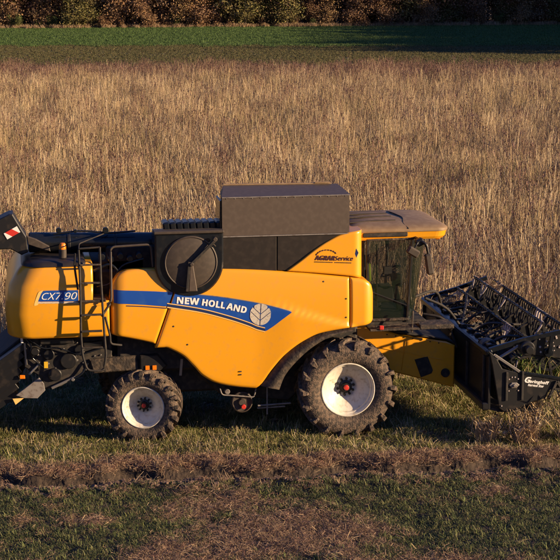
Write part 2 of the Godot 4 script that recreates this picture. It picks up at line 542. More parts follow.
func make_harvester() -> void:
	var H := thing("combine_harvester", "large yellow and black combine harvester with blue stripe standing on mown grass", "combine harvester")
	var st := mb()
	# --- inner body
	box(st, Vector3(-1.95, 2.15, 0), Vector3(4.5, 1.75, 2.3), Basis.IDENTITY, 0.05)
	box(st, Vector3(-2.6, 1.15, 0), Vector3(3.4, 0.7, 1.9), Basis.IDENTITY, 0.05)
	box(st, Vector3(-3.9, 2.65, 0), Vector3(1.4, 1.0, 1.6), Basis.IDENTITY, 0.04)
	obj("body_core", st, M.dull_black, H)
	# --- side panels
	var low := [Vector2(-4.34, 2.07), Vector2(-4.0, 2.0), Vector2(-3.63, 1.907), Vector2(-3.3, 1.79), Vector2(-3.0, 1.62), Vector2(-2.8, 1.42), Vector2(-2.635, 1.22), Vector2(-2.45, 1.10), Vector2(-2.2, 1.025), Vector2(-1.9, 0.975), Vector2(-1.68, 0.955), Vector2(-1.59, 1.01), Vector2(-1.4, 1.28), Vector2(-1.146, 1.58), Vector2(-0.8, 1.83), Vector2(-0.49, 1.965), Vector2(0.07, 2.05)]
	var high := [Vector2(-4.34, 2.72), Vector2(-4.31, 2.93), Vector2(-4.25, 3.08), Vector2(-4.15, 3.19), Vector2(-4.0, 3.24), Vector2(-3.85, 3.25), Vector2(-2.3, 3.215), Vector2(-1.05, 3.12), Vector2(0.07, 2.99)]
	var cut := func(p: Array, a: float, b: float) -> Array:
		var o := [Vector2(a, cv(p, a))]
		for q in p:
			if q.x > a + 0.01 and q.x < b - 0.01: o.append(q)
		o.append(Vector2(b, cv(p, b)))
		return o
	var sl := 0.36
	var rear := obj("side_panel", panel(cut.call(low, -4.34, -3.345), cut.call(high, -4.34, -3.345), side_face, 0.05, 0.24, 0.0, 0.0, sl, 36), M.yellow, H)
	rear.set_meta("label", "short rear side panel with a rounded end")
	var main := obj("side_panel", panel(cut.call(low, -3.325, 0.07), cut.call(high, -3.325, 0.07), side_face, 0.05, 0.0, 0.0, sl, 0.0, 90), M.yellow, H)
	main.set_meta("label", "long main side panel carrying the lettering")
	var front := obj("front_panel", panel([Vector2(0.085, 2.05), Vector2(0.3, 2.065), Vector2(0.47, 2.10), Vector2(0.55, 2.16)], [Vector2(0.085, 2.985), Vector2(0.3, 2.945), Vector2(0.42, 2.90), Vector2(0.49, 2.83), Vector2(0.55, 2.62)], side_face, 0.05, 0.0, 0.22, 0.0, 0.0, 40, 0.5), M.yellow, H)
	front.set_meta("label", "narrow yellow panel behind the cab step")
	var shoulder := obj("shoulder_panel", panel([Vector2(-1.08, 3.135), Vector2(-0.5, 3.075), Vector2(0.07, 3.005), Vector2(0.33, 2.955)], [Vector2(-1.08, 3.15), Vector2(-0.85, 3.31), Vector2(-0.57, 3.52), Vector2(-0.33, 3.67), Vector2(-0.1, 3.775), Vector2(0.1, 3.825), Vector2(0.33, 3.85)], upper_face, 0.03, 0.0, 0.17, 0.0, 0.0, 50, 0.9), M.yellow, H)
	# --- blue stripe, lettering and emblem
	var s_low := [Vector2(-4.20, 2.655), Vector2(-3.8, 2.625), Vector2(-3.26, 2.560), Vector2(-2.715, 2.455), Vector2(-2.166, 2.292), Vector2(-1.8, 2.155)]
	var s_high := [Vector2(-4.20, 2.905), Vector2(-3.53, 2.855), Vector2(-2.44, 2.722), Vector2(-1.795, 2.603), Vector2(-1.3, 2.48), Vector2(-1.016, 2.392)]
	var full_low := [Vector2(-3.31, 2.57), Vector2(-2.715, 2.455), Vector2(-2.166, 2.292), Vector2(-1.8, 2.155), Vector2(-1.66, 2.09), Vector2(-1.52, 2.05), Vector2(-1.42, 2.10), Vector2(-1.2, 2.26), Vector2(-1.03, 2.385)]
	var full_high := [Vector2(-3.31, 2.83), Vector2(-2.44, 2.722), Vector2(-1.795, 2.603), Vector2(-1.3, 2.48), Vector2(-1.03, 2.397)]
	obj("blue_stripe", foil([Vector2(-4.27, 2.66), Vector2(-3.8, 2.625), Vector2(-3.355, 2.575)], [Vector2(-4.27, 2.90), Vector2(-3.53, 2.855), Vector2(-3.355, 2.838)], func(x, y): return side_face(x, y) - (0.0 if x > -4.1 else (0.24 - sqrt(max(0.0, 0.0576 - pow(0.24 - (x + 4.34), 2)))) * 0.9), 0.004, 30, 6, 0.0, 0.36), M.blue, rear)
	obj("pinstripe", foil([Vector2(-4.05, 2.60), Vector2(-3.8, 2.583), Vector2(-3.355, 2.535)], [Vector2(-4.05, 2.618), Vector2(-3.8, 2.600), Vector2(-3.355, 2.552)], side_face, 0.004, 20, 1, 0.0, 0.36), M.navy, rear)
	obj("blue_stripe", foil(full_low, full_high, side_face, 0.004, 70, 8, 0.36, 0.0), M.blue, main)
	var shift := func(p: Array, dy: float, to: float) -> Array:
		var o := []
		for q in p:
			if q.x <= to: o.append(q + Vector2(0, dy))
		return o
	obj("pinstripe", foil(shift.call(full_low, 0.052, -1.5), shift.call(full_low, 0.068, -1.5), side_face, 0.008, 50, 2), M.cream, main)
	obj("pinstripe", foil(shift.call(full_low, 0.0, -1.5), shift.call(full_low, 0.05, -1.5), side_face, 0.007, 50, 2), M.navy, main)
	obj("pinstripe", foil(shift.call(full_low, -0.022, -1.5), shift.call(full_low, -0.002, -1.5), side_face, 0.006, 50, 2), M.cream, main)
	obj("pinstripe", foil(shift.call(full_high, 0.004, 0.0), shift.call(full_high, 0.018, 0.0), side_face, 0.006, 50, 2), M.grey, main)
	obj("lettering", lettering("NEW", Vector2(-3.135, 2.625), 0.116, 0.40, -0.10, side_face, 0.011), M.white, main)
	obj("lettering", lettering("HOLL", Vector2(-2.68, 2.575), 0.116, 0.42, -0.185, side_face, 0.011), M.white, main)
	obj("lettering", lettering("AND", Vector2(-2.235, 2.490), 0.116, 0.37, -0.25, side_face, 0.011), M.white, main)
	var ec := Vector2(-1.605, 2.365)
	var er := 0.195
	for side in [-1.0, 1.0]:
		for k in 3:
			st = mb()
			var n := 14
			for i in n:
				var row := []
				for e in 2:
					var t: float = (i + e) / float(n)
					var x: float = lerp(0.008, er * (0.62 if k == 2 else 0.97), t)
					var circ := sqrt(max(0.0, 1.0 - x * x / (er * er))) * er
					var c0: float = [-0.205, -0.10, 0.012][k]
					var c1: float = [-0.115, -0.003, 9.0][k]
					var lo: float = clamp(c0 + x * 0.86 + (0.0 if k else -0.02), -circ, circ)
					var hi: float = clamp(c1 + x * 0.86, -circ, circ)
					if k == 0: lo = max(-circ, -0.205 + x * 0.35)
					lo = min(lo, hi)
					for y in [lo, hi]:
						var q := ec + Vector2(side * x, y * 1.03).rotated(-0.06)
						row.append(Vector3(q.x, q.y, side_face(q.x, q.y) + 0.012))
				quad(st, row[0], row[2], row[3], row[1])
			obj("emblem_leaf", st, M.silver, main)
	# vents and small catches on the main panel
	st = mb()
	for q in [[-1.98, 1.30], [-1.98, 1.24]]: box(st, Vector3(q[0], q[1], side_face(q[0], q[1]) + 0.004), Vector3(0.05, 0.022, 0.02), Basis.IDENTITY, 0.004)
	obj("catch", st, M.dull_black, main)
	for q in [[-0.42, 2.93], [0.0, 2.6], [0.0, 2.25], [-2.95, 1.85], [-3.2, 2.2]]:
		st = mb()
		cyl(st, Vector3(q[0], q[1], side_face(q[0], q[1]) - 0.01), Vector3(q[0], q[1], side_face(q[0], q[1]) + 0.008), 0.016, 10, 0.003)
		obj("latch", st, M.fender, main)
	# dealer print on the shoulder panel
	obj("dealer_lettering", lettering("AGRAR", Vector2(-0.575, 3.33), 0.085, 0.37, -0.055, upper_face, 0.006, 900, 0.2), M.print_dark, shoulder)
	obj("dealer_lettering", lettering("Service", Vector2(-0.20, 3.31), 0.085, 0.33, -0.055, upper_face, 0.006, 700, 0.2), M.print_dark, shoulder)
	st = mb()
	for i in 9:
		var t: float = lerp(2.75, 0.55, i / 8.0)
		var c := Vector2(-0.36, 3.385) + Vector2(cos(t) * 0.20, sin(t) * 0.125)
		box(st, Vector3(c.x, c.y, upper_face(c.x, c.y) + 0.004), Vector3(0.034, 0.02, 0.008), Basis(Vector3(0, 0, 1), t - PI / 2), 0.002)
	obj("printed_arc", st, M.print_dark, shoulder)
	st = mb()
	for i in 26:
		if i == 13: continue
		var x := -0.575 + i * 0.027
		var y := 3.295 - i * 0.0016
		box(st, Vector3(x, y, upper_face(x, y) + 0.003), Vector3(0.017, 0.016, 0.006), Basis.IDENTITY, 0.001)
	obj("fine_print", st, M.fender, shoulder)
	st = mb()
	prism(st, [Vector2(0.17, 3.42), Vector2(0.20, 3.52), Vector2(0.245, 3.44), Vector2(0.20, 3.34)], 1.30, 1.41, 0.004)
	obj("rhombus_badge", st, M.navy, shoulder)
	# --- dark upper panels
	for a in [[-2.30, -1.28], [-1.268, -0.02]]:
		st = mb()
		prism(st, [Vector2(a[0], 3.15), Vector2(a[1], 3.02), Vector2(a[1], 3.80), Vector2(a[0], 3.80)], 0.6, 1.365, 0.012)
		obj("dark_panel", st, M.panel_dark, H)
	# --- wheel arch
	st = mb()
	var oa := [Vector2(-1.60, 1.00), Vector2(-1.4, 1.28), Vector2(-1.146, 1.575), Vector2(-0.8, 1.825), Vector2(-0.49, 1.96), Vector2(-0.2, 2.01), Vector2(0.09, 2.045)]
	var ia := [Vector2(-1.27, 0.95), Vector2(-1.17, 1.20), Vector2(-1.0, 1.42), Vector2(-0.72, 1.68), Vector2(-0.40, 1.88), Vector2(-0.15, 1.965), Vector2(0.12, 2.01)]
	var na := 24
	st.set_smooth_group(1)
	var pt := func(arr: Array, f: float) -> Vector2:
		var k: float = f * (arr.size() - 1)
		var i: int = min(int(k), arr.size() - 2)
		var p0: Vector2 = arr[max(i - 1, 0)]
		var p3: Vector2 = arr[min(i + 2, arr.size() - 1)]
		return arr[i].cubic_interpolate(arr[i + 1], p0, p3, k - i)
	for i in na:
		var rows := []
		for e in 2:
			var f := float(i + e) / na
			var o: Vector2 = pt.call(oa, f)
			var q: Vector2 = pt.call(ia, f)
			var m := o.lerp(q, 0.45)
			rows.append([Vector3(o.x, o.y, 1.44), Vector3(m.x, m.y, 1.55), Vector3(q.x, q.y, 1.60), Vector3(q.x, q.y, 1.57), Vector3(q.x + 0.01, q.y - 0.02, 0.95)])
		for k in 4: quad(st, rows[0][k], rows[0][k + 1], rows[1][k + 1], rows[1][k])
	obj("wheel_arch", st, M.fender, H)
	# --- rear hood
	st = mb()
	var lv := [[2.04, -6.10, -4.37, 1.40], [2.06, -6.15, -4.35, 1.435], [2.10, -6.18, -4.35, 1.45], [2.5, -6.21, -4.35, 1.45], [2.70, -6.19, -4.35, 1.45], [2.705, -6.19, -4.63, 1.45], [3.0, -6.13, -4.63, 1.44], [3.17, -6.03, -4.63, 1.425], [3.28, -5.95, -4.63, 1.40], [3.36, -5.85, -4.63, 1.36], [3.40, -5.76, -4.65, 1.30]]
	var rings := []
	for l in lv: rings.append(ring(l[1], l[2], l[3], 0.42, 0.05, l[0]))
	loft(st, rings)
	var hood := obj("rear_hood", st, M.yellow, H)
	st = mb()
	rings = []
	for l in [[3.34, -5.90, -4.75, 1.385], [3.40, -5.86, -4.75, 1.375], [3.44, -5.76, -4.78, 1.30], [3.46, -5.64, -4.82, 1.15]]: rings.append(ring(l[1], l[2], l[3], 0.40, 0.08, l[0]))
	loft(st, rings)
	obj("hood_cap", st, M.panel_dark, hood)
	# type plate
	obj("badge", foil([Vector2(-5.62, 2.735), Vector2(-4.90, 2.715)], [Vector2(-5.62, 2.74), Vector2(-5.59, 2.81), Vector2(-5.56, 2.88), Vector2(-5.51, 2.930), Vector2(-4.90, 2.92)], hood_face, 0.004, 24, 3), M.blue, hood)
	obj("badge_edge", foil([Vector2(-5.69, 2.66), Vector2(-5.635, 2.67), Vector2(-5.53, 2.925)], [Vector2(-5.69, 2.69), Vector2(-5.64, 2.83), Vector2(-5.60, 2.91), Vector2(-5.53, 2.94)], hood_face, 0.003, 12, 3), M.cream, hood)
	obj("badge_edge", foil([Vector2(-5.62, 2.70), Vector2(-4.90, 2.68)], [Vector2(-5.62, 2.728), Vector2(-4.90, 2.708)], hood_face, 0.004, 12, 1), M.silver, hood)
	obj("type_lettering", lettering("CX7.90", Vector2(-5.57, 2.765), 0.125, 0.62, -0.012, hood_face, 0.009, 400, 0.32), M.white, hood)
	# --- engine deck behind the ladder
	st = mb()
	box(st, Vector3(-4.3, 2.95, -0.1), Vector3(1.3, 0.75, 1.7), Basis.IDENTITY, 0.03)
	box(st, Vector3(-3.9, 3.2, 0.0), Vector3(0.9, 0.75, 1.5), Basis.IDENTITY, 0.03)
	box(st, Vector3(-4.48, 2.64, 1.05), Vector3(0.3, 0.1, 0.8), Basis.IDENTITY, 0.02)
	obj("engine_block", st, M.dull_black, H)
	st = mb()
	for i in 5: cyl(st, Vector3(-4.45 + i * 0.17, 3.45 - 0.05 * (i % 2), 0.9), Vector3(-4.45 + i * 0.17, 3.45 - 0.05 * (i % 2), 1.14), 0.06, 12)
	tube(st, soft([Vector3(-4.6, 3.2, 1.12), Vector3(-4.3, 3.35, 1.16), Vector3(-4.05, 3.05, 1.15), Vector3(-3.8, 3.2, 1.14), Vector3(-3.6, 2.9, 1.13)], 0.12), 0.025)
	tube(st, soft([Vector3(-4.55, 2.9, 1.12), Vector3(-4.3, 2.95, 1.17), Vector3(-4.1, 3.3, 1.16), Vector3(-3.7, 3.4, 1.14)], 0.12), 0.018)
	obj("engine_pipes", st, M.gloss_black, H)
	st = mb()
	box(st, Vector3(-4.66, 2.715, 1.25), Vector3(0.5, 0.035, 0.5), Basis.IDENTITY, 0.006)
	obj("deck_plate", st, M.screen, H)
	# --- rotary dust screen
	st = mb()
	var outl := [Vector2(-3.52, 3.90), Vector2(-3.52, 3.36)]
	for i in range(0, 25):
		var t := PI + PI * i / 24.0
		outl.append(Vector2(-2.9 + cos(t) * 0.625, 3.36 + sin(t) * 0.625))
	outl.append(Vector2(-2.275, 3.90))
	prism(st, outl, 0.85, 1.50, 0.03)
	var housing := obj("screen_housing", st, M.gloss_black, H)
	st = mb()
	box(st, Vector3(-2.9, 3.925, 1.38), Vector3(1.27, 0.055, 0.28), Basis.IDENTITY, 0.012)
	obj("top_rail", st, M.screen, housing)
	st = mb()
	lathe(st, Transform3D(Basis.IDENTITY, Vector3(-2.875, 3.375, 1.5)), [Vector2(0.485, -0.03), Vector2(0.485, 0.03), Vector2(0.465, 0.045), Vector2(0.45, 0.03), Vector2(0.44, 0.035), Vector2(0.2, 0.05), Vector2(0.0, 0.052)], 48)
	obj("screen_disc", st, M.screen, housing)
	st = mb()
	bar(st, Vector3(-2.88, 3.36, 1.60), Vector3(-2.42, 3.80, 1.60), 0.05, 0.05)
	bar(st, Vector3(-2.91, 3.40, 1.60), Vector3(-2.96, 2.86, 1.60), 0.06, 0.05)
	obj("suction_arm", st, M.dull_black, housing)
	st = mb()
	prism(st, [Vector2(-2.895, 3.36), Vector2(-2.845, 3.36), Vector2(-2.77, 2.86), Vector2(-2.93, 2.86)], 1.555, 1.62, 0.012)
	obj("suction_wedge", st, M.tank, housing)
	st = mb()
	cyl(st, Vector3(-2.87, 3.36, 1.6), Vector3(-2.87, 3.36, 1.655), 0.035, 12)
	cyl(st, Vector3(-2.44, 3.80, 1.55), Vector3(-2.44, 3.80, 1.63), 0.04, 12)
	box(st, Vector3(-2.46, 3.70, 1.56), Vector3(0.10, 0.02, 0.02), Basis(Vector3(0, 0, 1), -0.8), 0.004)
	obj("pivot", st, M.screen, housing)
	st = mb()
	for i in 9:
		var x := -3.28 + i * 0.12
		box(st, Vector3(x, 3.99, 1.06), Vector3(0.125, 0.17, 0.42), Basis(Vector3(0, 0, 1), 0.12), 0.03)
	obj("air_duct", st, M.gloss_black, H)
	# --- grain tank
	var tank := node("grain_tank", H)
	st = mb()
	var plan := [Vector2(-2.28, 1.365), Vector2(0.075, 1.365), Vector2(0.075, -1.3), Vector2(-1.93, -1.3), Vector2(-2.22, 0.7)]
	for k in 5:
		var p: Vector2 = plan[k]
		var q: Vector2 = plan[(k + 1) % 5]
		quad(st, Vector3(p.x, 3.815, p.y), Vector3(q.x, 3.815, q.y), Vector3(q.x, 4.52 if q.y > 0 else 4.04, q.y), Vector3(p.x, 4.52 if p.y > 0 else 4.04, p.y))
	obj("tank_wall", st, M.tank, tank)
	st = mb()
	for a in [[-2.29, 0.09, 1.378, 1.36, 3.80], [-2.285, 0.08, 1.368, 1.35, 4.515]]:
		box(st, Vector3((a[0] + a[1]) * 0.5, a[4], a[2]), Vector3(a[1] - a[0], 0.022, 0.03), Basis.IDENTITY, 0.006)
	obj("edge_trim", st, M.grey, tank)
	st = mb()
	for i in 15: cyl(st, Vector3(-2.2 + i * 0.157, 4.495, 1.355), Vector3(-2.2 + i * 0.157, 4.495, 1.372), 0.011, 8, 0.003)
	obj("rivet", st, M.grey, tank)
	st = mb()
	var eave := [Vector3(-2.29, 4.528, 1.375), Vector3(0.085, 4.528, 1.375), Vector3(0.085, 4.05, -1.32), Vector3(-1.93, 4.05, -1.32), Vector3(-2.23, 4.50, 0.7)]
	var ra := Vector3(-2.14, 4.625, 0.5)
	var rb := Vector3(0.02, 4.605, 0.5)
	quad(st, eave[0], eave[1], rb, ra)
	tri(st, eave[1], eave[2], rb)
	quad(st, eave[2], eave[3], ra, rb)
	tri(st, eave[3], eave[4], ra)
	tri(st, eave[4], eave[0], ra)
	obj("tank_cover", st, M.tank, tank)
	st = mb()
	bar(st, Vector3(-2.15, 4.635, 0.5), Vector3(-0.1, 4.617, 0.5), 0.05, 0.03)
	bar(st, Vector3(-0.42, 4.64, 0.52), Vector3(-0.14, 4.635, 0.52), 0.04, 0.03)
	obj("cover_ridge", st, M.roof, tank)  # light caught by the ridge edge is put into this paler tan
	st = mb()
	prism(st, [Vector2(-2.325, 3.87), Vector2(-2.285, 3.85), Vector2(-2.285, 4.47), Vector2(-2.315, 4.45)], 0.72, 1.33, 0.004)
	obj("rear_shield", st, M.gloss_black, tank)
	# --- unloading auger, folded back along the far side
	var auger := node("unloading_auger", H, Vector3(0, 0.15, 1.25))
	st = mb()
	cyl(st, Vector3(-5.75, 3.50, -0.75), Vector3(-2.0, 3.40, -0.75), 0.185, 28, 0.02)
	obj("auger_tube", st, M.gloss_black, auger)
	st = mb()
	for x in [-5.05, -4.2, -3.4]: cyl(st, Vector3(x, 3.485 - (x + 5.5) * 0.027, -0.75), Vector3(x + 0.06, 3.485 - (x + 5.5) * 0.027, -0.75), 0.205, 28, 0.01)
	obj("clamp_ring", st, M.black, auger)
	st = mb()
	for p in [[Vector3(-5.2, 3.74, -0.6), 0.05], [Vector3(-4.35, 3.72, -0.58), 0.06], [Vector3(-4.9, 3.72, -0.58), 0.035]]: cyl(st, p[0], p[0] + Vector3(0, 0.0, 0.06), p[1], 12)
	tube(st, soft([Vector3(-5.3, 3.67, -0.56), Vector3(-4.8, 3.73, -0.56), Vector3(-4.3, 3.66, -0.56), Vector3(-3.8, 3.69, -0.56)], 0.2), 0.018)
	obj("auger_hydraulics", st, M.gloss_black, auger)
	st = mb()
	prism(st, [Vector2(-6.7, 3.78), Vector2(-6.08, 4.07), Vector2(-6.02, 4.07), Vector2(-5.84, 3.74), Vector2(-5.78, 3.64), Vector2(-5.76, 3.36), Vector2(-5.88, 3.31), Vector2(-6.08, 3.43), Vector2(-6.7, 3.40)], -0.98, -0.50, 0.018)
	var spout := obj("spout", st, M.black, auger)
	var sign_corner := Vector2(-6.15, 3.665)
	for i in 3:
		st = mb()
		var ux := Vector2(0.88, 0.475)
		var uy := Vector2(-0.475, 0.88)
		var o := sign_corner + Vector2(0.02, -0.055)
		var w0: float = [0.0, 0.30, 0.70][i]
		var w1: float = [0.30, 0.70, 1.0][i]
		var at := func(a: float, b: float) -> Vector2: return o + ux * a * 0.27 + uy * b * 0.125
		var poly := [at.call(clamp(w0 * 1.3 - 0.3, 0, 1), 1.0), at.call(clamp(w0 * 1.3, 0, 1), 0.0), at.call(clamp(w1 * 1.3, 0, 1), 0.0), at.call(clamp(w1 * 1.3 - 0.3, 0, 1), 1.0)]
		if i == 0: poly = [at.call(0, 1), at.call(0, 0), at.call(w1 * 1.3, 0.0), at.call(w1 * 1.3 - 0.3, 1.0)]
		if i == 2: poly = [at.call(w0 * 1.3 - 0.3, 1.0), at.call(w0 * 1.3, 0.0), at.call(1, 0), at.call(1, 1)]
		prism(st, poly, -0.50, -0.488, 0.001)
		obj("warning_stripe", st, M.red if i == 1 else M.white, auger)
	st = mb()
	prism(st, [Vector2(-5.78, 3.66), Vector2(-5.62, 3.60), Vector2(-5.38, 3.46), Vector2(-5.36, 3.36), Vector2(-5.6, 3.44), Vector2(-5.76, 3.5)], -0.58, -0.50, 0.012)
	obj("spout_bracket", st, M.screen, auger)
	# --- beacon
	st = mb()
	cyl(st, Vector3(-5.15, 3.38, 1.08), Vector3(-5.15, 3.61, 1.08), 0.07, 16)
	obj("beacon_base", st, M.screen, H)
	st = mb()
	lathe(st, Transform3D(Basis(Vector3(1, 0, 0), -PI / 2), Vector3(-5.15, 3.61, 1.08)), [Vector2(0.065, 0), Vector2(0.065, 0.07), Vector2(0.045, 0.11), Vector2(0, 0.12)], 16)
	obj("beacon_lamp", st, M.amber, H)
	# --- ladder and rails
	var ladder := node("ladder", H)
	for q in [[[Vector3(-4.88, 3.66, 1.5), Vector3(-4.87, 3.1, 1.6), Vector3(-4.88, 2.1, 1.64), Vector3(-4.86, 1.75, 1.66), Vector3(-4.78, 1.48, 1.66), Vector3(-4.49, 1.46, 1.66), Vector3(-4.44, 1.75, 1.66), Vector3(-4.46, 2.1, 1.64), Vector3(-4.50, 3.1, 1.6), Vector3(-4.505, 3.70, 1.5)]]]:
		st = mb()
		tube(st, soft(q[0], 0.08), 0.021, 8)
		obj("rail", st, M.dull_black, ladder)
	for y in [3.40, 3.07, 2.74, 2.50, 2.20, 1.9]:
		st = mb()
		var z := 1.64 if y < 2.6 else 1.58
		box(st, Vector3(-4.685, y, z), Vector3(0.37, 0.03, 0.07 if y < 3.3 else 0.03), Basis.IDENTITY, 0.006)
		obj("rung", st, M.fender if y > 2.6 else M.dull_black, ladder)
	var rail2 := node("handrail", H)
	st = mb()
	tube(st, soft([Vector3(-4.50, 2.45, 1.58), Vector3(-4.32, 2.72, 1.58), Vector3(-4.31, 3.69, 1.45), Vector3(-3.58, 3.71, 1.42), Vector3(-3.55, 3.3, 1.42)], 0.09), 0.022, 8)
	obj("rail", st, M.screen, rail2)
	st = mb()
	tube(st, soft([Vector3(-4.88, 3.66, 1.5), Vector3(-4.86, 3.74, 1.3), Vector3(-4.3, 3.82, 0.6)], 0.06), 0.012, 6)
	tube(st, [Vector3(-4.88, 3.68, 1.5), Vector3(-4.50, 3.70, 1.5)], 0.018, 6)
	obj("rail", st, M.dull_black, rail2)
	st = mb()
	tube(st, soft([Vector3(-4.94, 3.60, 1.49), Vector3(-4.96, 3.35, 1.52), Vector3(-4.91, 2.95, 1.56)], 0.1), 0.02, 6)
	tube(st, soft([Vector3(-4.44, 2.45, 1.62), Vector3(-4.36, 2.1, 1.64), Vector3(-4.36, 1.95, 1.64), Vector3(-4.15, 1.9, 1.55)], 0.08), 0.02, 6)
	obj("rail", st, M.dull_black, rail2)
	# --- straw chopper and rear running gear
	var chop := node("straw_chopper", H)
	st = mb()
	prism(st, [Vector2(-5.93, 2.02), Vector2(-4.3, 2.02), Vector2(-4.3, 1.55), Vector2(-4.75, 1.33), Vector2(-5.25, 1.06), Vector2(-5.55, 1.02), Vector2(-5.6, 1.25), Vector2(-5.9, 1.45)], -1.05, 1.12, 0.02)
	obj("side_plate", st, M.dull_black, chop)
	st = mb()
	var g := RandomNumberGenerator.new(); g.seed = 77
	for i in 26:
		var p := Vector2(g.randf_range(-5.75, -4.5), g.randf_range(1.35, 1.95))
		if p.y < 1.1 + (p.x + 5.4) * 0.35: continue
		cyl(st, Vector3(p.x, p.y, 1.10), Vector3(p.x, p.y, 1.145), g.randf_range(0.012, 0.022), 6, 0.003)
	obj("bolt_head", st, M.steel, chop)
	st = mb()
	for p in [[Vector2(-5.45, 1.68), 0.10], [Vector2(-5.1, 1.55), 0.15], [Vector2(-5.35, 1.30), 0.12], [Vector2(-4.9, 1.75), 0.09], [Vector2(-5.7, 1.75), 0.08]]: cyl(st, Vector3(p[0].x, p[0].y, 1.1), Vector3(p[0].x, p[0].y, 1.19), p[1], 20, 0.015)
	box(st, Vector3(-4.65, 1.85, 1.15), Vector3(0.35, 0.09, 0.08), Basis(Vector3(0, 0, 1), 0.1), 0.01)
	box(st, Vector3(-5.3, 1.93, 1.15), Vector3(0.6, 0.10, 0.10), Basis.IDENTITY, 0.01)
	obj("pulley", st, M.black, chop)
	st = mb()
	tube(st, soft([Vector3(-5.86, 2.0, 1.16), Vector3(-5.75, 1.85, 1.2), Vector3(-5.8, 1.7, 1.2), Vector3(-5.68, 1.55, 1.17), Vector3(-5.5, 1.42, 1.2)], 0.08), 0.016, 6)
	tube(st, soft([Vector3(-5.8, 1.98, 1.18), Vector3(-5.55, 1.8, 1.22), Vector3(-5.3, 1.82, 1.2), Vector3(-4.9, 1.65, 1.18), Vector3(-4.4, 1.8, 1.2)], 0.1), 0.014, 6)
	tube(st, soft([Vector3(-5.2, 1.12, 1.16), Vector3(-4.85, 1.3, 1.2), Vector3(-4.75, 1.5, 1.18)], 0.1), 0.02, 6)
	obj("hose", st, M.gloss_black, chop)
	st = mb()
	bar(st, Vector3(-5.42, 1.05, 1.17), Vector3(-4.98, 1.24, 1.17), 0.03, 0.05)
	cyl(st, Vector3(-5.03, 1.2, 1.12), Vector3(-5.03, 1.2, 1.2), 0.035, 10)
	bar(st, Vector3(-5.88, 1.92, 1.15), Vector3(-5.86, 1.50, 1.15), 0.03, 0.035)
	bar(st, Vector3(-5.82, 1.32, 1.16), Vector3(-5.62, 1.52, 1.16), 0.03, 0.035)
	obj("lever", st, M.steel, chop)
	st = mb()
	prism(st, [Vector2(-6.07, 0.94), Vector2(-5.64, 1.255), Vector2(-5.555, 1.14), Vector2(-5.535, 1.01), Vector2(-5.68, 0.865), Vector2(-5.92, 0.88)], 1.13, 1.16, 0.006)
	obj("deflector_plate", st, M.grey, chop)
	st = mb()
	prism(st, [Vector2(-6.13, 0.875), Vector2(-5.925, 0.88), Vector2(-6.08, 0.76)], 1.13, 1.155, 0.004)
	obj("deflector_tip", st, M.cream, chop)
	st = mb()
	box(st, Vector3(-5.51, 1.50, 1.205), Vector3(0.07, 0.12, 0.01), Basis.IDENTITY, 0.002)
	obj("caution_decal", st, mat(Color(0.65, 0.40, 0.02), 0.5), chop)
	st = mb()
	box(st, Vector3(-5.94, 1.28, 1.15), Vector3(0.10, 0.07, 0.04), Basis.IDENTITY, 0.015)
	obj("rear_lamp", st, M.amber, chop)
	st = mb()
	prism(st, [Vector2(-5.97, 2.21), Vector2(-5.925, 2.21), Vector2(-5.905, 1.93), Vector2(-5.945, 1.93)], 1.2, 1.23, 0.006)
	obj("white_marker", st, M.white, chop)
	for i in 7:
		st = mb()
		var y := 1.85 - i * 0.15
		bar(st, Vector3(-5.88 - i * 0.03, y, 1.0 - i * 0.01), Vector3(-6.75 - i * 0.03, y - 0.62, 0.95 - i * 0.01), 0.30, 0.11)
		obj("guide_slat", st, M.black, chop)
	st = mb()
	prism(st, [Vector2(-5.85, 2.0), Vector2(-5.85, 1.4), Vector2(-6.2, 0.85), Vector2(-6.9, 0.55), Vector2(-6.9, 1.2)], -0.95, 0.78, 0.02)
	obj("straw_guide", st, M.dull_black, chop)
	# frame beam and rear axle
	st = mb()
	prism(st, [Vector2(-4.72, 1.56), Vector2(-3.85, 1.61), Vector2(-3.83, 1.33), Vector2(-4.65, 1.30)], 0.95, 1.20, 0.02)
	box(st, Vector3(-3.0, 1.45, 0.75), Vector3(2.2, 0.22, 0.22))
	obj("frame_beam", st, M.fender, H)
	st = mb()
	box(st, Vector3(-3.74, 0.68, 0), Vector3(0.26, 0.24, 2.1), Basis.IDENTITY, 0.03)
	box(st, Vector3(-3.74, 1.0, 0), Vector3(0.3, 0.6, 0.5), Basis.IDENTITY, 0.03)
	box(st, Vector3(0, 0.92, 0), Vector3(0.42, 0.42, 2.0), Basis.IDENTITY, 0.04)
	obj("axle", st, M.black, H)
	st = mb()
	prism(st, [Vector2(-3.80, 1.62), Vector2(-3.47, 1.62), Vector2(-3.30, 1.40), Vector2(-3.45, 1.30), Vector2(-3.80, 1.32)], 1.05, 1.25, 0.02)
	obj("lamp_bracket", st, M.black, H)
	for x in [-3.67, -3.54]:
		st = mb()
		box(st, Vector3(x, 1.38, 1.26), Vector3(0.075, 0.085, 0.02), Basis.IDENTITY, 0.006)
		obj("side_reflector", st, M.amber, H)
	st = mb()
	bar(st, Vector3(-3.02, 1.5, 1.15), Vector3(-3.05, 1.18, 1.15), 0.02, 0.05)
	obj("stay", st, M.steel, H)
	# --- belly: cleaning shoe, elevator foot, pulley
	st = mb()
	prism(st, [Vector2(-2.9, 1.3), Vector2(-2.3, 0.75), Vector2(-1.0, 0.55), Vector2(-0.6, 0.9), Vector2(-0.6, 1.4)], -0.9, 1.0, 0.03)
	obj("cleaning_shoe", st, M.dull_black, H)
	var drive := node("belt_drive", H)
	st = mb()
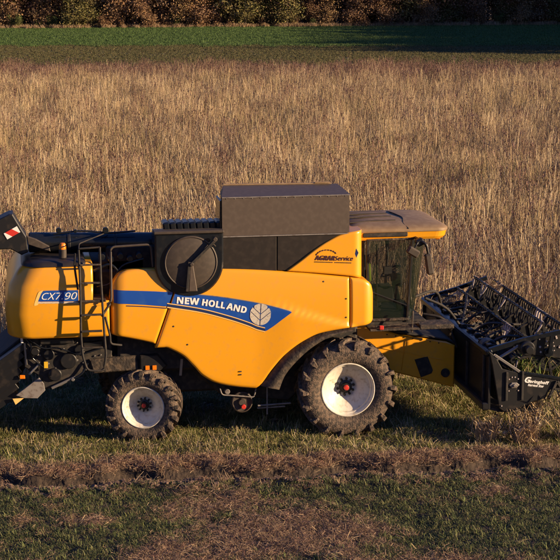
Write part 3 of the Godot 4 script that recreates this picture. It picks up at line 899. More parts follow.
	lathe(st, Transform3D(Basis.IDENTITY, Vector3(-1.92, 0.66, 1.3)), [Vector2(0.20, -0.08), Vector2(0.20, 0.0), Vector2(0.18, 0.01), Vector2(0.17, -0.02), Vector2(0.08, -0.03), Vector2(0.06, 0.03), Vector2(0, 0.03)], 28)
	obj("pulley", st, M.screen, drive)
	st = mb()
	cyl(st, Vector3(-1.90, 0.58, 1.3), Vector3(-1.90, 0.58, 1.36), 0.045, 12)
	obj("pulley_cap", st, M.red, drive)
	st = mb()
	tube(st, soft([Vector3(-2.34, 0.95, 1.32), Vector3(-2.30, 0.82, 1.32), Vector3(-2.1, 0.80, 1.32), Vector3(-1.7, 0.75, 1.32), Vector3(-1.66, 0.92, 1.32)], 0.05), 0.014, 6)
	bar(st, Vector3(-1.63, 0.58, 1.3), Vector3(-1.0, 0.60, 1.3), 0.03, 0.03)
	bar(st, Vector3(-1.45, 0.95, 1.3), Vector3(-1.45, 0.40, 1.3), 0.025, 0.025)
	bar(st, Vector3(-1.63, 0.52, 1.25), Vector3(-1.1, 0.53, 1.25), 0.03, 0.03)
	cyl(st, Vector3(-2.2, 0.88, 1.25), Vector3(-2.2, 0.88, 1.34), 0.05, 12)
	obj("drive_guard", st, M.grey, drive)
	# --- wheels
	wheel("front_wheel", H, Vector3(0.02, 0.90, 1.32), 0.0, 0.925, 0.80, 0.50, 18, 0.27, "large muddy drive wheel with white rim")
	wheel("front_wheel", H, Vector3(0, 0.90, -1.32), PI, 0.925, 0.80, 0.50, 18, 0.27)
	wheel("rear_wheel", H, Vector3(-3.73, 0.665, 1.18), -0.21, 0.695, 0.54, 0.385, 20, 0.24, "smaller muddy steering wheel with white rim")
	wheel("rear_wheel", H, Vector3(-3.73, 0.665, -1.18), PI - 0.21, 0.695, 0.54, 0.385, 20, 0.24)
	# --- feeder house
	st = mb()
	prism(st, [Vector2(0.3, 2.0), Vector2(1.2, 1.70), Vector2(2.13, 1.53), Vector2(2.30, 1.45), Vector2(2.30, 0.62), Vector2(2.2, 0.64), Vector2(1.2, 0.94), Vector2(0.3, 1.15)], -0.78, 0.78, 0.025)
	var feeder := obj("feeder_house", st, M.yellow, H)
	st = mb()
	prism(st, [Vector2(1.5, 1.205), Vector2(1.755, 1.26), Vector2(1.865, 0.98), Vector2(1.84, 0.92), Vector2(1.63, 0.85)], 0.775, 0.80, 0.006)
	obj("rubber_flap", st, M.dull_black, feeder)
	st = mb()
	cyl(st, Vector3(2.11, 0.92, 0.77), Vector3(2.11, 0.92, 0.83), 0.085, 20)
	obj("shaft_cover", st, M.dull_black, feeder)
	st = mb()
	bar(st, Vector3(0.6, 1.52, 0.79), Vector3(2.05, 1.18, 0.79), 0.012, 0.018)
	bar(st, Vector3(1.32, 1.62, 0.79), Vector3(1.25, 1.0, 0.79), 0.012, 0.014)
	obj("seam", st, M.yellow, feeder)
	st = mb()
	for i in 7: cyl(st, Vector3(0.95 + i * 0.17, 1.72 - i * 0.034, 0.78), Vector3(0.95 + i * 0.17, 1.72 - i * 0.034, 0.795), 0.014, 6, 0.003)
	obj("rivet", st, M.fender, feeder)
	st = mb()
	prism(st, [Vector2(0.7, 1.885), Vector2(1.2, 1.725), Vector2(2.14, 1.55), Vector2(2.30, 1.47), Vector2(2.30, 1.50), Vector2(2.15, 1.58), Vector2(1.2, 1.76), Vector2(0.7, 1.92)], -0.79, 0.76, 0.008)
	obj("feeder_top_shade", st, M.dull_black, feeder)  # black sheet painting the shade that lies on the feeder's top
	make_cab(H)

func make_cab(H: Node3D) -> void:
	var cab := node("cab", H)
	var st := mb()
	# floor and rear wall
	box(st, Vector3(1.05, 1.98, 0), Vector3(1.25, 0.10, 1.85), Basis.IDENTITY, 0.03)
	box(st, Vector3(0.43, 2.8, 0), Vector3(0.10, 1.6, 1.8), Basis.IDENTITY, 0.03)
	obj("cab_frame", st, M.dull_black, cab)
	var low := []
	var top := []
	for i in 17:
		var f := i / 16.0
		var t: float = lerp(PI * 0.5, -PI * 0.5, f)
		low.append(Vector3(1.30 + 0.24 * pow(abs(cos(t)), 0.8), 2.05, 0.93 * sin(t)))
		top.append(Vector3(1.38 + 0.44 * pow(abs(cos(t)), 0.8), 3.62, 0.95 * sin(t)))
	st = mb()
	st.set_smooth_group(1)
	for i in 16: quad(st, low[i], low[i + 1], top[i + 1], top[i])
	obj("windscreen", st, M.glass, cab)
	for s in [1.0, -1.0]:
		st = mb()
		quad(st, Vector3(0.54, 2.06, 0.93 * s), Vector3(1.28, 2.06, 0.93 * s), Vector3(1.36, 3.62, 0.95 * s), Vector3(0.52, 3.62, 0.95 * s))
		obj("door_glass", st, M.glass, cab)
		for q in [[Vector3(0.53, 2.0, 0.935 * s), Vector3(0.51, 3.65, 0.95 * s), 0.05], [Vector3(1.30, 2.0, 0.935 * s), Vector3(1.38, 3.65, 0.955 * s), 0.045]]:
			st = mb()
			bar(st, q[0], q[1], 0.05, q[2])
			obj("pillar", st, M.black, cab)
		st = mb()
		bar(st, Vector3(0.5, 2.05, 0.94 * s), Vector3(1.32, 2.05, 0.94 * s), 0.05, 0.05)
		bar(st, Vector3(0.5, 3.60, 0.95 * s), Vector3(1.40, 3.60, 0.96 * s), 0.05, 0.05)
		obj("door_sill", st, M.fender, cab)
	st = mb()
	for i in 16: bar(st, low[i], low[i + 1], 0.05, 0.05)
	obj("screen_sill", st, M.black, cab)
	st = mb()
	tube(st, soft([Vector3(1.22, 2.75, 0.96), Vector3(1.22, 2.75, 1.0), Vector3(1.20, 2.45, 1.0), Vector3(1.20, 2.45, 0.955)], 0.03), 0.012, 6)
	obj("door_handle", st, M.black, cab)
	st = mb()
	bar(st, Vector3(0.54, 2.62, 0.95), Vector3(1.32, 2.30, 0.95), 0.02, 0.02)
	tube(st, [Vector3(0.70, 3.5, 0.90), Vector3(0.72, 2.3, 0.88)], 0.018, 6)
	tube(st, soft([Vector3(1.0, 3.55, 0.3), Vector3(1.05, 3.2, 0.35), Vector3(1.02, 2.95, 0.4)], 0.08), 0.02, 6)
	box(st, Vector3(1.03, 2.9, 0.42), Vector3(0.20, 0.16, 0.04), Basis(Vector3(0, 1, 0), 0.4), 0.01)
	obj("cab_fittings", st, M.black, cab)
	# inside
	st = mb()
	box(st, Vector3(0.80, 2.38, 0.0), Vector3(0.50, 0.16, 0.52), Basis.IDENTITY, 0.06)
	box(st, Vector3(0.62, 2.80, 0.0), Vector3(0.16, 0.75, 0.50), Basis(Vector3(0, 0, 1), 0.10), 0.06)
	box(st, Vector3(0.58, 3.28, 0.0), Vector3(0.12, 0.22, 0.28), Basis.IDENTITY, 0.05)
	box(st, Vector3(0.80, 2.17, 0.0), Vector3(0.35, 0.28, 0.35), Basis.IDENTITY, 0.03)
	box(st, Vector3(0.90, 2.58, 0.34), Vector3(0.42, 0.08, 0.12), Basis.IDENTITY, 0.03)
	obj("seat", st, M.cloth, cab)
	st = mb()
	bar(st, Vector3(1.38, 2.03, 0), Vector3(1.22, 2.78, 0), 0.09, 0.09)
	var wheel_at := Transform3D(Basis(Vector3(0, 0, 1), 0.5) * Basis(Vector3(1, 0, 0), -PI / 2), Vector3(1.2, 2.8, 0))
	var pts := []
	for i in 25: pts.append(wheel_at * Vector3(cos(TAU * i / 24) * 0.2, sin(TAU * i / 24) * 0.2, 0))
	tube(st, pts, 0.016, 6)
	for k in 3: tube(st, [wheel_at.origin, wheel_at * Vector3(cos(TAU * k / 3) * 0.2, sin(TAU * k / 3) * 0.2, 0)], 0.012, 6)
	obj("steering_column", st, M.black, cab)
	st = mb()
	box(st, Vector3(1.18, 2.75, 0.62), Vector3(0.05, 0.24, 0.22), Basis(Vector3(0, 1, 0), 0.5), 0.015)
	bar(st, Vector3(1.1, 2.3, 0.5), Vector3(1.17, 2.7, 0.6), 0.03, 0.03)
	box(st, Vector3(0.95, 2.45, 0.52), Vector3(0.35, 0.30, 0.12), Basis.IDENTITY, 0.03)
	obj("control_console", st, M.cloth, cab)
	# roof
	var trim := mb()
	var rings := []
	for l in [[3.585, 0.03], [3.63, 0.0], [3.735, -0.02]]: rings.append(ring(0.16 + l[1], 2.03 - l[1], 0.99 - l[1], 0.10, 0.22, l[0], 0.06))
	loft(trim, rings, false)
	obj("roof_trim", trim, M.yellow, cab)
	st = mb()
	rings = []
	for l in [[3.738, -0.035], [3.775, -0.04], [3.81, -0.01], [3.845, 0.08], [3.875, 0.22], [3.90, 0.42], [3.91, 0.62]]: rings.append(ring(0.16 + l[1], 2.03 - l[1], 0.99 - l[1], 0.12, 0.22, l[0], 0.05))
	loft(st, rings)
	obj("roof_shell", st, M.roof, cab)
	for i in 4:
		st = mb()
		var z := 0.62 - i * 0.36
		tube(st, [Vector3(0.24, 3.868 + (0.035 if i in [1, 2] else 0.0), z), Vector3(0.7, 3.898 + (0.02 if i in [1, 2] else 0.0), z), Vector3(1.12, 3.893 + (0.02 if i in [1, 2] else 0.0), z)], 0.018, 6)
		obj("roof_rib", st, M.screen, cab)
	st = mb()
	tube(st, soft([Vector3(1.28, 3.80, 1.02), Vector3(1.22, 3.865, 0.8), Vector3(1.32, 3.915, 0.4), Vector3(1.22, 3.925, -0.2), Vector3(1.2, 3.86, -0.8)], 0.15), 0.012, 6)
	obj("roof_seam", st, M.dull_black, cab)
	st = mb()
	box(st, Vector3(0.84, 3.69, 0.99), Vector3(0.86, 0.085, 0.06), Basis.IDENTITY, 0.02)
	obj("side_vent", st, M.dull_black, cab)
	for q in [[1.93, 0.62], [1.98, 0.30], [1.98, -0.3], [1.93, -0.62]]:
		st = mb()
		cyl(st, Vector3(q[0], 3.66, q[1]), Vector3(q[0] + 0.14, 3.65, q[1]), 0.065, 14)
		obj("work_lamp", st, M.black, cab)
	st = mb()
	box(st, Vector3(1.88, 3.60, 0.86), Vector3(0.10, 0.09, 0.10), Basis.IDENTITY, 0.02)
	obj("indicator_lamp", st, M.amber, cab)
	# mirrors
	st = mb()
	box(st, Vector3(1.31, 3.40, 1.28), Vector3(0.24, 0.15, 0.12), Basis(Vector3(0, 0, 1), -0.55), 0.05)
	obj("mirror", st, M.screen, cab)
	st = mb()
	box(st, Vector3(1.62, 3.16, 1.28), Vector3(0.13, 0.40, 0.12), Basis(Vector3(0, 0, 1), 0.16), 0.045)
	obj("mirror", st, M.screen, cab)
	st = mb()
	tube(st, soft([Vector3(1.42, 3.62, 0.95), Vector3(1.45, 3.60, 1.25), Vector3(1.55, 3.55, 1.30), Vector3(1.60, 3.36, 1.29)], 0.06), 0.028, 8)
	tube(st, soft([Vector3(1.45, 3.60, 1.22), Vector3(1.38, 3.55, 1.27), Vector3(1.34, 3.46, 1.28)], 0.04), 0.02, 8)
	box(st, Vector3(1.45, 3.57, 1.2), Vector3(0.16, 0.14, 0.14), Basis(Vector3(0, 0, 1), 0.4), 0.03)
	obj("mirror_arm", st, M.black, cab)
	# step beside the door, and a forward plate added to shade the feeder house
	st = mb()
	box(st, Vector3(0.98, 1.93, 1.12), Vector3(0.95, 0.04, 0.36), Basis.IDENTITY, 0.008)
	bar(st, Vector3(0.6, 2.0, 1.28), Vector3(1.45, 2.05, 1.28), 0.03, 0.03)
	bar(st, Vector3(1.32, 1.85, 1.25), Vector3(1.36, 2.25, 1.15), 0.03, 0.03)
	box(st, Vector3(1.80, 1.95, 1.06), Vector3(0.66, 0.09, 0.44), Basis.IDENTITY, 0.012)
	bar(st, Vector3(2.10, 1.95, 1.22), Vector3(2.12, 1.72, 1.0), 0.04, 0.05)
	obj("platform_with_shade_plate", st, M.fender, cab)
	st = mb()
	box(st, Vector3(0.72, 1.98, 1.3), Vector3(0.08, 0.08, 0.05), Basis.IDENTITY, 0.015)
	obj("marker_lamp", st, M.red, cab)
	st = mb()
	rng.seed = 5
	box(st, Vector3(0.62, 2.92, 0.62), Vector3(0.05, 0.34, 0.16), Basis(Vector3(0, 0, 1), 0.06), 0.02)
	box(st, Vector3(0.63, 2.62, 0.62), Vector3(0.06, 0.14, 0.14), Basis(Vector3(0, 0, 1), -0.1), 0.02)
	tag(obj("safety_vest", st, M.lime), "bright yellow green safety vest hanging inside the cab", "safety vest")

# ---------------------------------------------------------------- the cutting header
func make_header() -> void:
	var B := thing("cutting_header", "wide black cutting header with tined reel mounted on the harvester's feeder house", "harvester header")
	var hw := 2.45
	var st := mb()
	box(st, Vector3(2.50, 1.13, 0), Vector3(0.05, 1.02, hw * 2 - 0.06), Basis.IDENTITY, 0.01)
	box(st, Vector3(2.44, 0.68, 0), Vector3(0.14, 0.14, hw * 2 - 0.06), Basis.IDENTITY, 0.02)
	obj("back_wall", st, M.black, B)
	for i in 5:
		st = mb()
		box(st, Vector3(2.45, 1.13, -2.2 + i * 1.1), Vector3(0.05, 0.95, 0.06), Basis.IDENTITY, 0.01)
		obj("wall_rib", st, M.dull_black, B)
	st = mb()
	box(st, Vector3(2.49, 1.68, 0), Vector3(0.13, 0.12, hw * 2 - 0.1), Basis.IDENTITY, 0.03)
	obj("top_beam", st, M.gloss_black, B)
	st = mb()
	prism(st, [Vector2(2.53, 0.66), Vector2(2.7, 0.60), Vector2(3.35, 0.56), Vector2(3.36, 0.535), Vector2(2.7, 0.56), Vector2(2.5, 0.62)], -hw + 0.05, hw - 0.05, 0.004)
	obj("floor_pan", st, M.dull_black, B)
	st = mb()
	for i in 62:
		var z := -hw + 0.1 + i * 0.0765
		prism_at(st, z)
	obj("knife_guard", st, M.steel, B)
	# crop dividers at both ends
	for s in [1.0, -1.0]:
		var z0: float = hw * s - 0.03
		st = mb()
		prism(st, [Vector2(2.46, 1.74), Vector2(2.58, 1.64), Vector2(2.72, 1.40), Vector2(3.05, 1.30), Vector2(3.84, 1.15), Vector2(4.45, 1.02), Vector2(4.75, 0.78), Vector2(4.72, 0.70), Vector2(3.95, 0.86), Vector2(3.84, 0.98), Vector2(3.72, 1.0), Vector2(3.62, 0.94), Vector2(3.56, 0.80), Vector2(3.27, 0.735), Vector2(2.99, 0.60), Vector2(2.80, 0.565), Vector2(2.68, 0.65), Vector2(2.52, 1.5)], z0, z0 + 0.06, 0.012)
		var d := obj("divider", st, M.black, B)
		st = mb()
		bar(st, Vector3(2.57, 1.66, z0 + 0.03), Vector3(3.05, 1.33, z0 + 0.03), 0.08, 0.05)
		obj("divider_rail", st, M.steel, d)
		st = mb()
		bar(st, Vector3(3.05, 1.32, z0 + 0.03), Vector3(4.4, 1.05, z0 + 0.03), 0.10, 0.05)
		obj("divider_edge", st, M.gloss_black, d)
		if s < 0: continue
		st = mb()
		for x in [2.80, 3.10]: box(st, Vector3(x, 1.07, z0 + 0.075), Vector3(0.045, 0.55, 0.04), Basis(Vector3(0, 0, 1), 0.0), 0.01)
		obj("divider_rib", st, M.dull_black, d)
		st = mb()
		prism(st, [Vector2(2.85, 1.09), Vector2(2.90, 1.135), Vector2(2.99, 1.135), Vector2(3.05, 1.09), Vector2(2.99, 1.03), Vector2(2.90, 1.03)], z0 + 0.055, z0 + 0.085, 0.012)
		cyl(st, Vector3(2.95, 1.085, z0 + 0.05), Vector3(2.95, 1.085, z0 + 0.11), 0.03, 12)
		obj("bearing_plate", st, M.grey, d)
		st = mb()
		for q in [[2.85, 1.20], [2.905, 1.235], [2.96, 1.235], [3.02, 1.20], [2.85, 0.98], [3.03, 0.98], [2.72, 0.70]]: cyl(st, Vector3(q[0], q[1], z0 + 0.055), Vector3(q[0], q[1], z0 + 0.075), 0.013, 8, 0.003)
		obj("bolt_head", st, M.tine, d)
		var fz := func(_x, _y): return z0 + 0.06
		obj("maker_lettering", lettering("G", Vector2(3.135, 1.13), 0.105, 0.10, -0.14, fz, 0.004, 900, 0.25), M.white, d)
		obj("maker_lettering", lettering("eringhoff", Vector2(3.235, 1.10), 0.075, 0.36, -0.14, fz, 0.004, 900, 0.2), M.white, d)
		obj("model_lettering", lettering("Harvest Star", Vector2(3.21, 1.055), 0.045, 0.30, -0.14, fz, 0.004, 800, 0.15), M.white, d)
		st = mb()
		bar(st, Vector3(3.76, 1.13, z0 + 0.08), Vector3(3.62, 0.82, z0 + 0.08), 0.04, 0.05)
		bar(st, Vector3(3.76, 1.13, z0 + 0.08), Vector3(3.93, 0.86, z0 + 0.08), 0.04, 0.05)
		bar(st, Vector3(3.69, 0.98, z0 + 0.08), Vector3(3.85, 0.98, z0 + 0.08), 0.04, 0.04)
		obj("divider_strut", st, M.dull_black, d)
	# intake auger
	var inta := node("intake_auger", B)
	st = mb()
	cyl(st, Vector3(2.86, 0.98, -hw + 0.08), Vector3(2.86, 0.98, hw - 0.08), 0.17, 24, 0.01)
	obj("drum", st, M.black, inta)
	for s in [1.0, -1.0]:
		st = mb()
		st.set_smooth_group(1)
		var n := 110
		for i in n:
			var q := []
			for e in 2:
				var f := float(i + e) / n
				var t: float = f * TAU * 4.2 * s
				var z: float = s * lerp(hw - 0.1, 0.55, f)
				q.append(Vector3(2.86 + cos(t) * 0.17, 0.98 + sin(t) * 0.17, z))
				q.append(Vector3(2.86 + cos(t) * 0.30, 0.98 + sin(t) * 0.30, z))
			quad(st, q[0], q[1], q[3], q[2])
		obj("flight", st, M.dull_black, inta)
	st = mb()
	for i in 16:
		var t := i * 1.9
		var z := -0.52 + i * 0.069
		cyl(st, Vector3(2.86, 0.98, z), Vector3(2.86 + cos(t) * 0.32, 0.98 + sin(t) * 0.32, z), 0.009, 6, 0.002)
	obj("retracting_finger", st, M.steel, inta)
	# reel
	var reel := node("reel", B)
	var rc := Vector3(3.66, 1.62, 0)
	var rr := 0.56
	st = mb()
	cyl(st, rc + Vector3(0, 0, -hw + 0.15), rc + Vector3(0, 0, hw - 0.15), 0.09, 18, 0.01)
	obj("reel_tube", st, M.gloss_black, reel)
	for z in [-2.2, -1.3, -0.45, 0.45, 1.3, 2.2]:
		st = mb()
		for k in 8:
			var a := TAU * k / 8 + 0.2
			var b := TAU * (k + 1) / 8 + 0.2
			var p := rc + Vector3(cos(a) * rr, sin(a) * rr, z)
			bar(st, rc + Vector3(cos(a) * 0.08, sin(a) * 0.08, z), p, 0.03, 0.05)
			bar(st, p.lerp(rc + Vector3(0, 0, z), 0.35), (rc + Vector3(cos(b) * rr, sin(b) * rr, z)).lerp(rc + Vector3(0, 0, z), 0.35), 0.02, 0.05)
		var hex := []
		for k in 8: hex.append(Vector2(rc.x + cos(TAU * k / 8 + 0.2) * 0.34, rc.y + sin(TAU * k / 8 + 0.2) * 0.34))
		prism(st, hex, z - 0.03, z - 0.015, 0.003)
		obj("reel_spider", st, M.black, reel)
	var g := RandomNumberGenerator.new(); g.seed = 31
	var tines := []
	for k in 4:
		st = mb()
		tube(st, [Vector3(0, 0.03, 0), Vector3(-0.03, -0.06, 0), Vector3(-0.05 + g.randf_range(-0.10, 0.10), -0.27, g.randf_range(-0.10, 0.10))], [0.026, 0.022, 0.012], 5)
		st.generate_normals()
		tines.append(st.commit())
	for k in 8:
		var a := TAU * k / 8 + 0.2
		var p := rc + Vector3(cos(a) * rr, sin(a) * rr, 0)
		st = mb()
		cyl(st, p + Vector3(0, 0, -hw + 0.2), p + Vector3(0, 0, hw - 0.2), 0.026, 10, 0.004)
		obj("tine_bar", st, M.black, reel)
		for i in 36:
			if g.randf() < 0.18: continue
			var z := -hw + 0.28 + i * 0.125
			var pale := noise.get_noise_2d(z * 18.0, k * 40.0) > 0.12
			var o := obj("tine", tines[g.randi() % 4], M.tine if pale else M.dull_black, reel)
			o.position = p + Vector3(0, 0, z)
	st = mb()
	prism(st, [Vector2(3.36, 1.58), Vector2(3.34, 1.80), Vector2(3.55, 2.02), Vector2(3.95, 1.98), Vector2(4.12, 1.62), Vector2(3.95, 1.48)], 2.22, 2.25, 0.01)
	obj("end_shield", st, M.black, reel)
	st = mb()
	for i in 18:
		var q := Vector2(g.randf_range(3.42, 3.98), g.randf_range(1.6, 1.94))
		cyl(st, Vector3(q.x, q.y, 2.245), Vector3(q.x, q.y, 2.27), g.randf_range(0.010, 0.022), 7, 0.003)
	obj("bolt_head", st, M.tine, reel)
	for s in [1.0, -1.0]:
		st = mb()
		var z: float = s * 2.33
		bar(st, Vector3(2.50, 1.72, z), Vector3(3.18, 1.90, z), 0.07, 0.09)
		bar(st, Vector3(3.15, 1.895, z), Vector3(3.85, 2.02 if s > 0 else 2.12, z), 0.06, 0.08)
		bar(st, Vector3(3.66, 1.62, z), Vector3(3.70, 2.0, z), 0.05, 0.07)
		var arm := obj("reel_arm", st, M.gloss_black, B)
		st = mb()
		cyl(st, Vector3(2.62, 1.5, z - s * 0.06), Vector3(3.2, 1.83, z - s * 0.06), 0.03, 10)
		obj("lift_cylinder", st, M.steel, arm)
	# upper cross auger drive: long arms over the trough and hoses
	for z in [-1.6, -0.2, 1.2]:
		st = mb()
		bar(st, Vector3(2.5, 1.72, z), Vector3(2.95, 1.62, z - 0.25), 0.05, 0.06)
		bar(st, Vector3(2.95, 1.62, z - 0.25), Vector3(3.3, 1.45, z + 0.1), 0.04, 0.05)
		obj("brace", st, M.black, B)
	st = mb()
	prism(st, [Vector2(2.62, 1.50), Vector2(3.05, 1.42), Vector2(3.07, 1.44), Vector2(2.62, 1.52)], -1.1, -0.1, 0.004)
	obj("cover_plate", st, M.tank, B)
	for q in [[Vector3(1.75, 2.35, 0.55), Vector3(2.2, 2.15, 0.5), Vector3(2.5, 1.75, 0.4)], [Vector3(1.7, 2.05, 0.6), Vector3(2.1, 2.0, 0.75), Vector3(2.35, 1.4, 0.7)], [Vector3(1.75, 2.2, -0.3), Vector3(2.3, 2.3, -0.6), Vector3(2.5, 1.75, -0.9)], [Vector3(2.5, 1.74, 0.5), Vector3(2.9, 1.95, -0.6), Vector3(3.3, 1.92, -1.9), Vector3(3.5, 2.0, -2.25)]]:
		st = mb()
		tube(st, soft(q, 0.3), 0.028, 8)
		obj("hose", st, M.dull_black, B)
	# upper cross auger
	var cross := node("cross_auger", B)
	st = mb()
	cyl(st, Vector3(3.02, 1.48, -2.3), Vector3(3.02, 1.48, 2.2), 0.07, 14)
	obj("drum", st, M.black, cross)
	st = mb()
	st.set_smooth_group(1)
	for i in 260:
		var q := []
		for e in 2:
			var f := (i + e) / 260.0
			var t: float = f * TAU * 11.0
			q.append(Vector3(3.02 + cos(t) * 0.07, 1.48 + sin(t) * 0.07, lerp(-2.25, 2.15, f)))
			q.append(Vector3(3.02 + cos(t) * 0.21, 1.48 + sin(t) * 0.21, lerp(-2.25, 2.15, f)))
		quad(st, q[0], q[1], q[3], q[2])
	obj("flight", st, M.dull_black, cross)
	for q in [[Vector3(2.62, 1.62, -1.7), 0.16], [Vector3(2.66, 1.60, -0.2), 0.13], [Vector3(2.62, 1.66, 1.75), 0.17], [Vector3(3.2, 1.75, 2.24), 0.14]]:
		st = mb()
		cyl(st, q[0], q[0] + Vector3(0, 0, 0.22), q[1], 16, 0.02)
		cyl(st, q[0] + Vector3(0, 0, 0.2), q[0] + Vector3(0, 0, 0.34), q[1] * 0.55, 12, 0.01)
		obj("hydraulic_motor", st, M.black, B)
	for i in 14:
		st = mb()
		var z := -2.2 + i * 0.33
		var k := Vector3(g.randf_range(0.5, 1.0), g.randf_range(-0.15, 0.30), g.randf_range(-0.5, 0.5))
		var o := Vector3(2.6, 1.66, z)
		tube(st, soft([o, o + k * 0.5 + Vector3(0, 0.12, 0), o + k], 0.25), g.randf_range(0.018, 0.035), 7)
		obj("hose", st, M.dull_black if i % 3 else M.black, B)
	for i in 11:
		st = mb()
		var p := Vector3(2.54 + 0.03 * (i % 3), 1.77, -2.1 + i * 0.42)
		box(st, p, Vector3(0.10, 0.05, 0.07 + 0.03 * (i % 4)), Basis.IDENTITY, 0.012)
		bar(st, p, p + Vector3(0.22, -0.02 - 0.03 * (i % 3), 0.1 - 0.08 * (i % 3)), 0.03, 0.035)
		obj("hose_clamp", st, M.black, B)

func prism_at(st: SurfaceTool, z: float) -> void:
	tri(st, Vector3(3.34, 0.56, z - 0.02), Vector3(3.34, 0.56, z + 0.02), Vector3(3.46, 0.545, z))
	tri(st, Vector3(3.34, 0.535, z + 0.02), Vector3(3.34, 0.535, z - 0.02), Vector3(3.46, 0.545, z))
	quad(st, Vector3(3.34, 0.535, z + 0.02), Vector3(3.46, 0.545, z), Vector3(3.46, 0.545, z), Vector3(3.34, 0.56, z + 0.02))

# ---------------------------------------------------------------- plants
func pick(cols: Array, g: RandomNumberGenerator, vary := 0.2) -> Color:
	var c: Color = cols[g.randi() % cols.size()]
	var k := 1.0 + g.randf_range(-vary, vary)
	return Color(c.r * k, c.g * k, c.b * k)

func ribbon(st: SurfaceTool, p: Array, w: float, side: Vector3) -> void:   # a leaf blade that narrows to its tip
	var n := p.size()
	for i in n - 1:
		var w0: float = w * (1.0 - pow(float(i) / (n - 1), 1.6))
		var w1: float = w * (1.0 - pow(float(i + 1) / (n - 1), 1.6))
		var a: Vector3 = p[i] - side * w0 * 0.5
		var b: Vector3 = p[i] + side * w0 * 0.5
		var c: Vector3 = p[i + 1] + side * w1 * 0.5
		var d: Vector3 = p[i + 1] - side * w1 * 0.5
		if w1 < 0.0004: tri(st, a, b, p[i + 1])
		else: quad(st, a, b, c, d)

func stalk(st: SurfaceTool, p: Array, r: float) -> void:   # a three-sided stem
	for i in p.size() - 1:
		var r0: float = r * (1.0 - 0.55 * float(i) / (p.size() - 1))
		var r1: float = r * (1.0 - 0.55 * float(i + 1) / (p.size() - 1))
		for k in 3:
			var t0 := TAU * k / 3.0
			var t1 := TAU * (k + 1) / 3.0
			quad(st, p[i] + Vector3(cos(t1), 0, sin(t1)) * r0, p[i] + Vector3(cos(t0), 0, sin(t0)) * r0, p[i + 1] + Vector3(cos(t0), 0, sin(t0)) * r1, p[i + 1] + Vector3(cos(t1), 0, sin(t1)) * r1)

func reed_clump(seed_: int, n: int, height: float, area: float, cols: Array, heads: Array, bent := 0.15) -> ArrayMesh:
	var g := RandomNumberGenerator.new()
	g.seed = seed_
	var st := mb()
	var lean0 := Vector3(g.randf_range(-0.08, 0.08), 0, g.randf_range(-0.08, 0.08))
	for i in n:
		var b := Vector3(g.randf_range(-area, area), 0, g.randf_range(-area, area))
		var h := height * g.randf_range(0.6, 1.12)
		var k := 0.5 if g.randf() < bent else 0.085
		var d := lean0 + Vector3(g.randfn() * k, 1, g.randfn() * k)
		d = d.normalized() * h
		var sag := Vector3(d.x, 0, d.z) * g.randf_range(0.2, 0.6) - Vector3(0, h * 0.05, 0)
		var p := []
		for j in 4:
			var f := j / 3.0
			p.append(b + d * f + sag * f * f)
		st.set_color(pick(cols, g))
		stalk(st, p, g.randf_range(0.005, 0.0095))
		for l in g.randi_range(0, 2):
			var f := g.randf_range(0.1, 0.75)
			var o := b + d * f + sag * f * f
			var az := g.randf() * TAU
			var out := Vector3(cos(az), 0, sin(az)) * g.randf_range(0.12, 0.55)
			var len := g.randf_range(0.3, 0.75)
			st.set_color(pick(cols, g, 0.3))
			ribbon(st, [o, o + (out * 0.4 + Vector3(0, 0.35, 0)) * len, o + (out * 0.8 + Vector3(0, 0.62, 0)) * len, o + (out * 1.4 + Vector3(0, g.randf_range(0.3, 0.8), 0)) * len], g.randf_range(0.008, 0.015), Vector3(-out.z, 0, out.x).normalized())
		if heads.size() and g.randf() < 0.6:
			st.set_color(pick(heads, g))
			var top: Vector3 = p[3]
			for l in 5:
				var o: Vector3 = top + (p[2] - top).normalized() * g.randf_range(0.0, 0.16)
				var az := g.randf() * TAU
				var out := Vector3(cos(az), g.randf_range(0.3, 1.2), sin(az)).normalized()
				ribbon(st, [o, o + out * 0.06, o + out * 0.12 + Vector3(0, -0.01, 0)], 0.03, Vector3(-out.z, 0, out.x).normalized())
	st.generate_normals()
	return st.commit()

func grass_clump(seed_: int, n: int, height: float, area: float, width: float, cols: Array, droop := 0.5) -> ArrayMesh:
	var g := RandomNumberGenerator.new()
	g.seed = seed_
	var st := mb()
	for i in n:
		var r := area * sqrt(g.randf())
		var t := g.randf() * TAU
		var b := Vector3(cos(t) * r, -0.015, sin(t) * r)
		var az := g.randf() * TAU
		var out := Vector3(cos(az), 0, sin(az))
		var h := height * g.randf_range(0.45, 1.15)
		var s := g.randf_range(0.15, 0.9) * droop
		st.set_color(pick(cols, g, 0.25))
		ribbon(st, [b, b + out * h * s * 0.25 + Vector3(0, h * 0.5, 0), b + out * h * s * 0.8 + Vector3(0, h * 0.85, 0), b + out * h * s * 1.6 + Vector3(0, h * (1.0 - s * 0.55), 0)], width * g.randf_range(0.7, 1.3), Vector3(-out.z, 0, out.x))
	st.generate_normals()
	return st.commit()

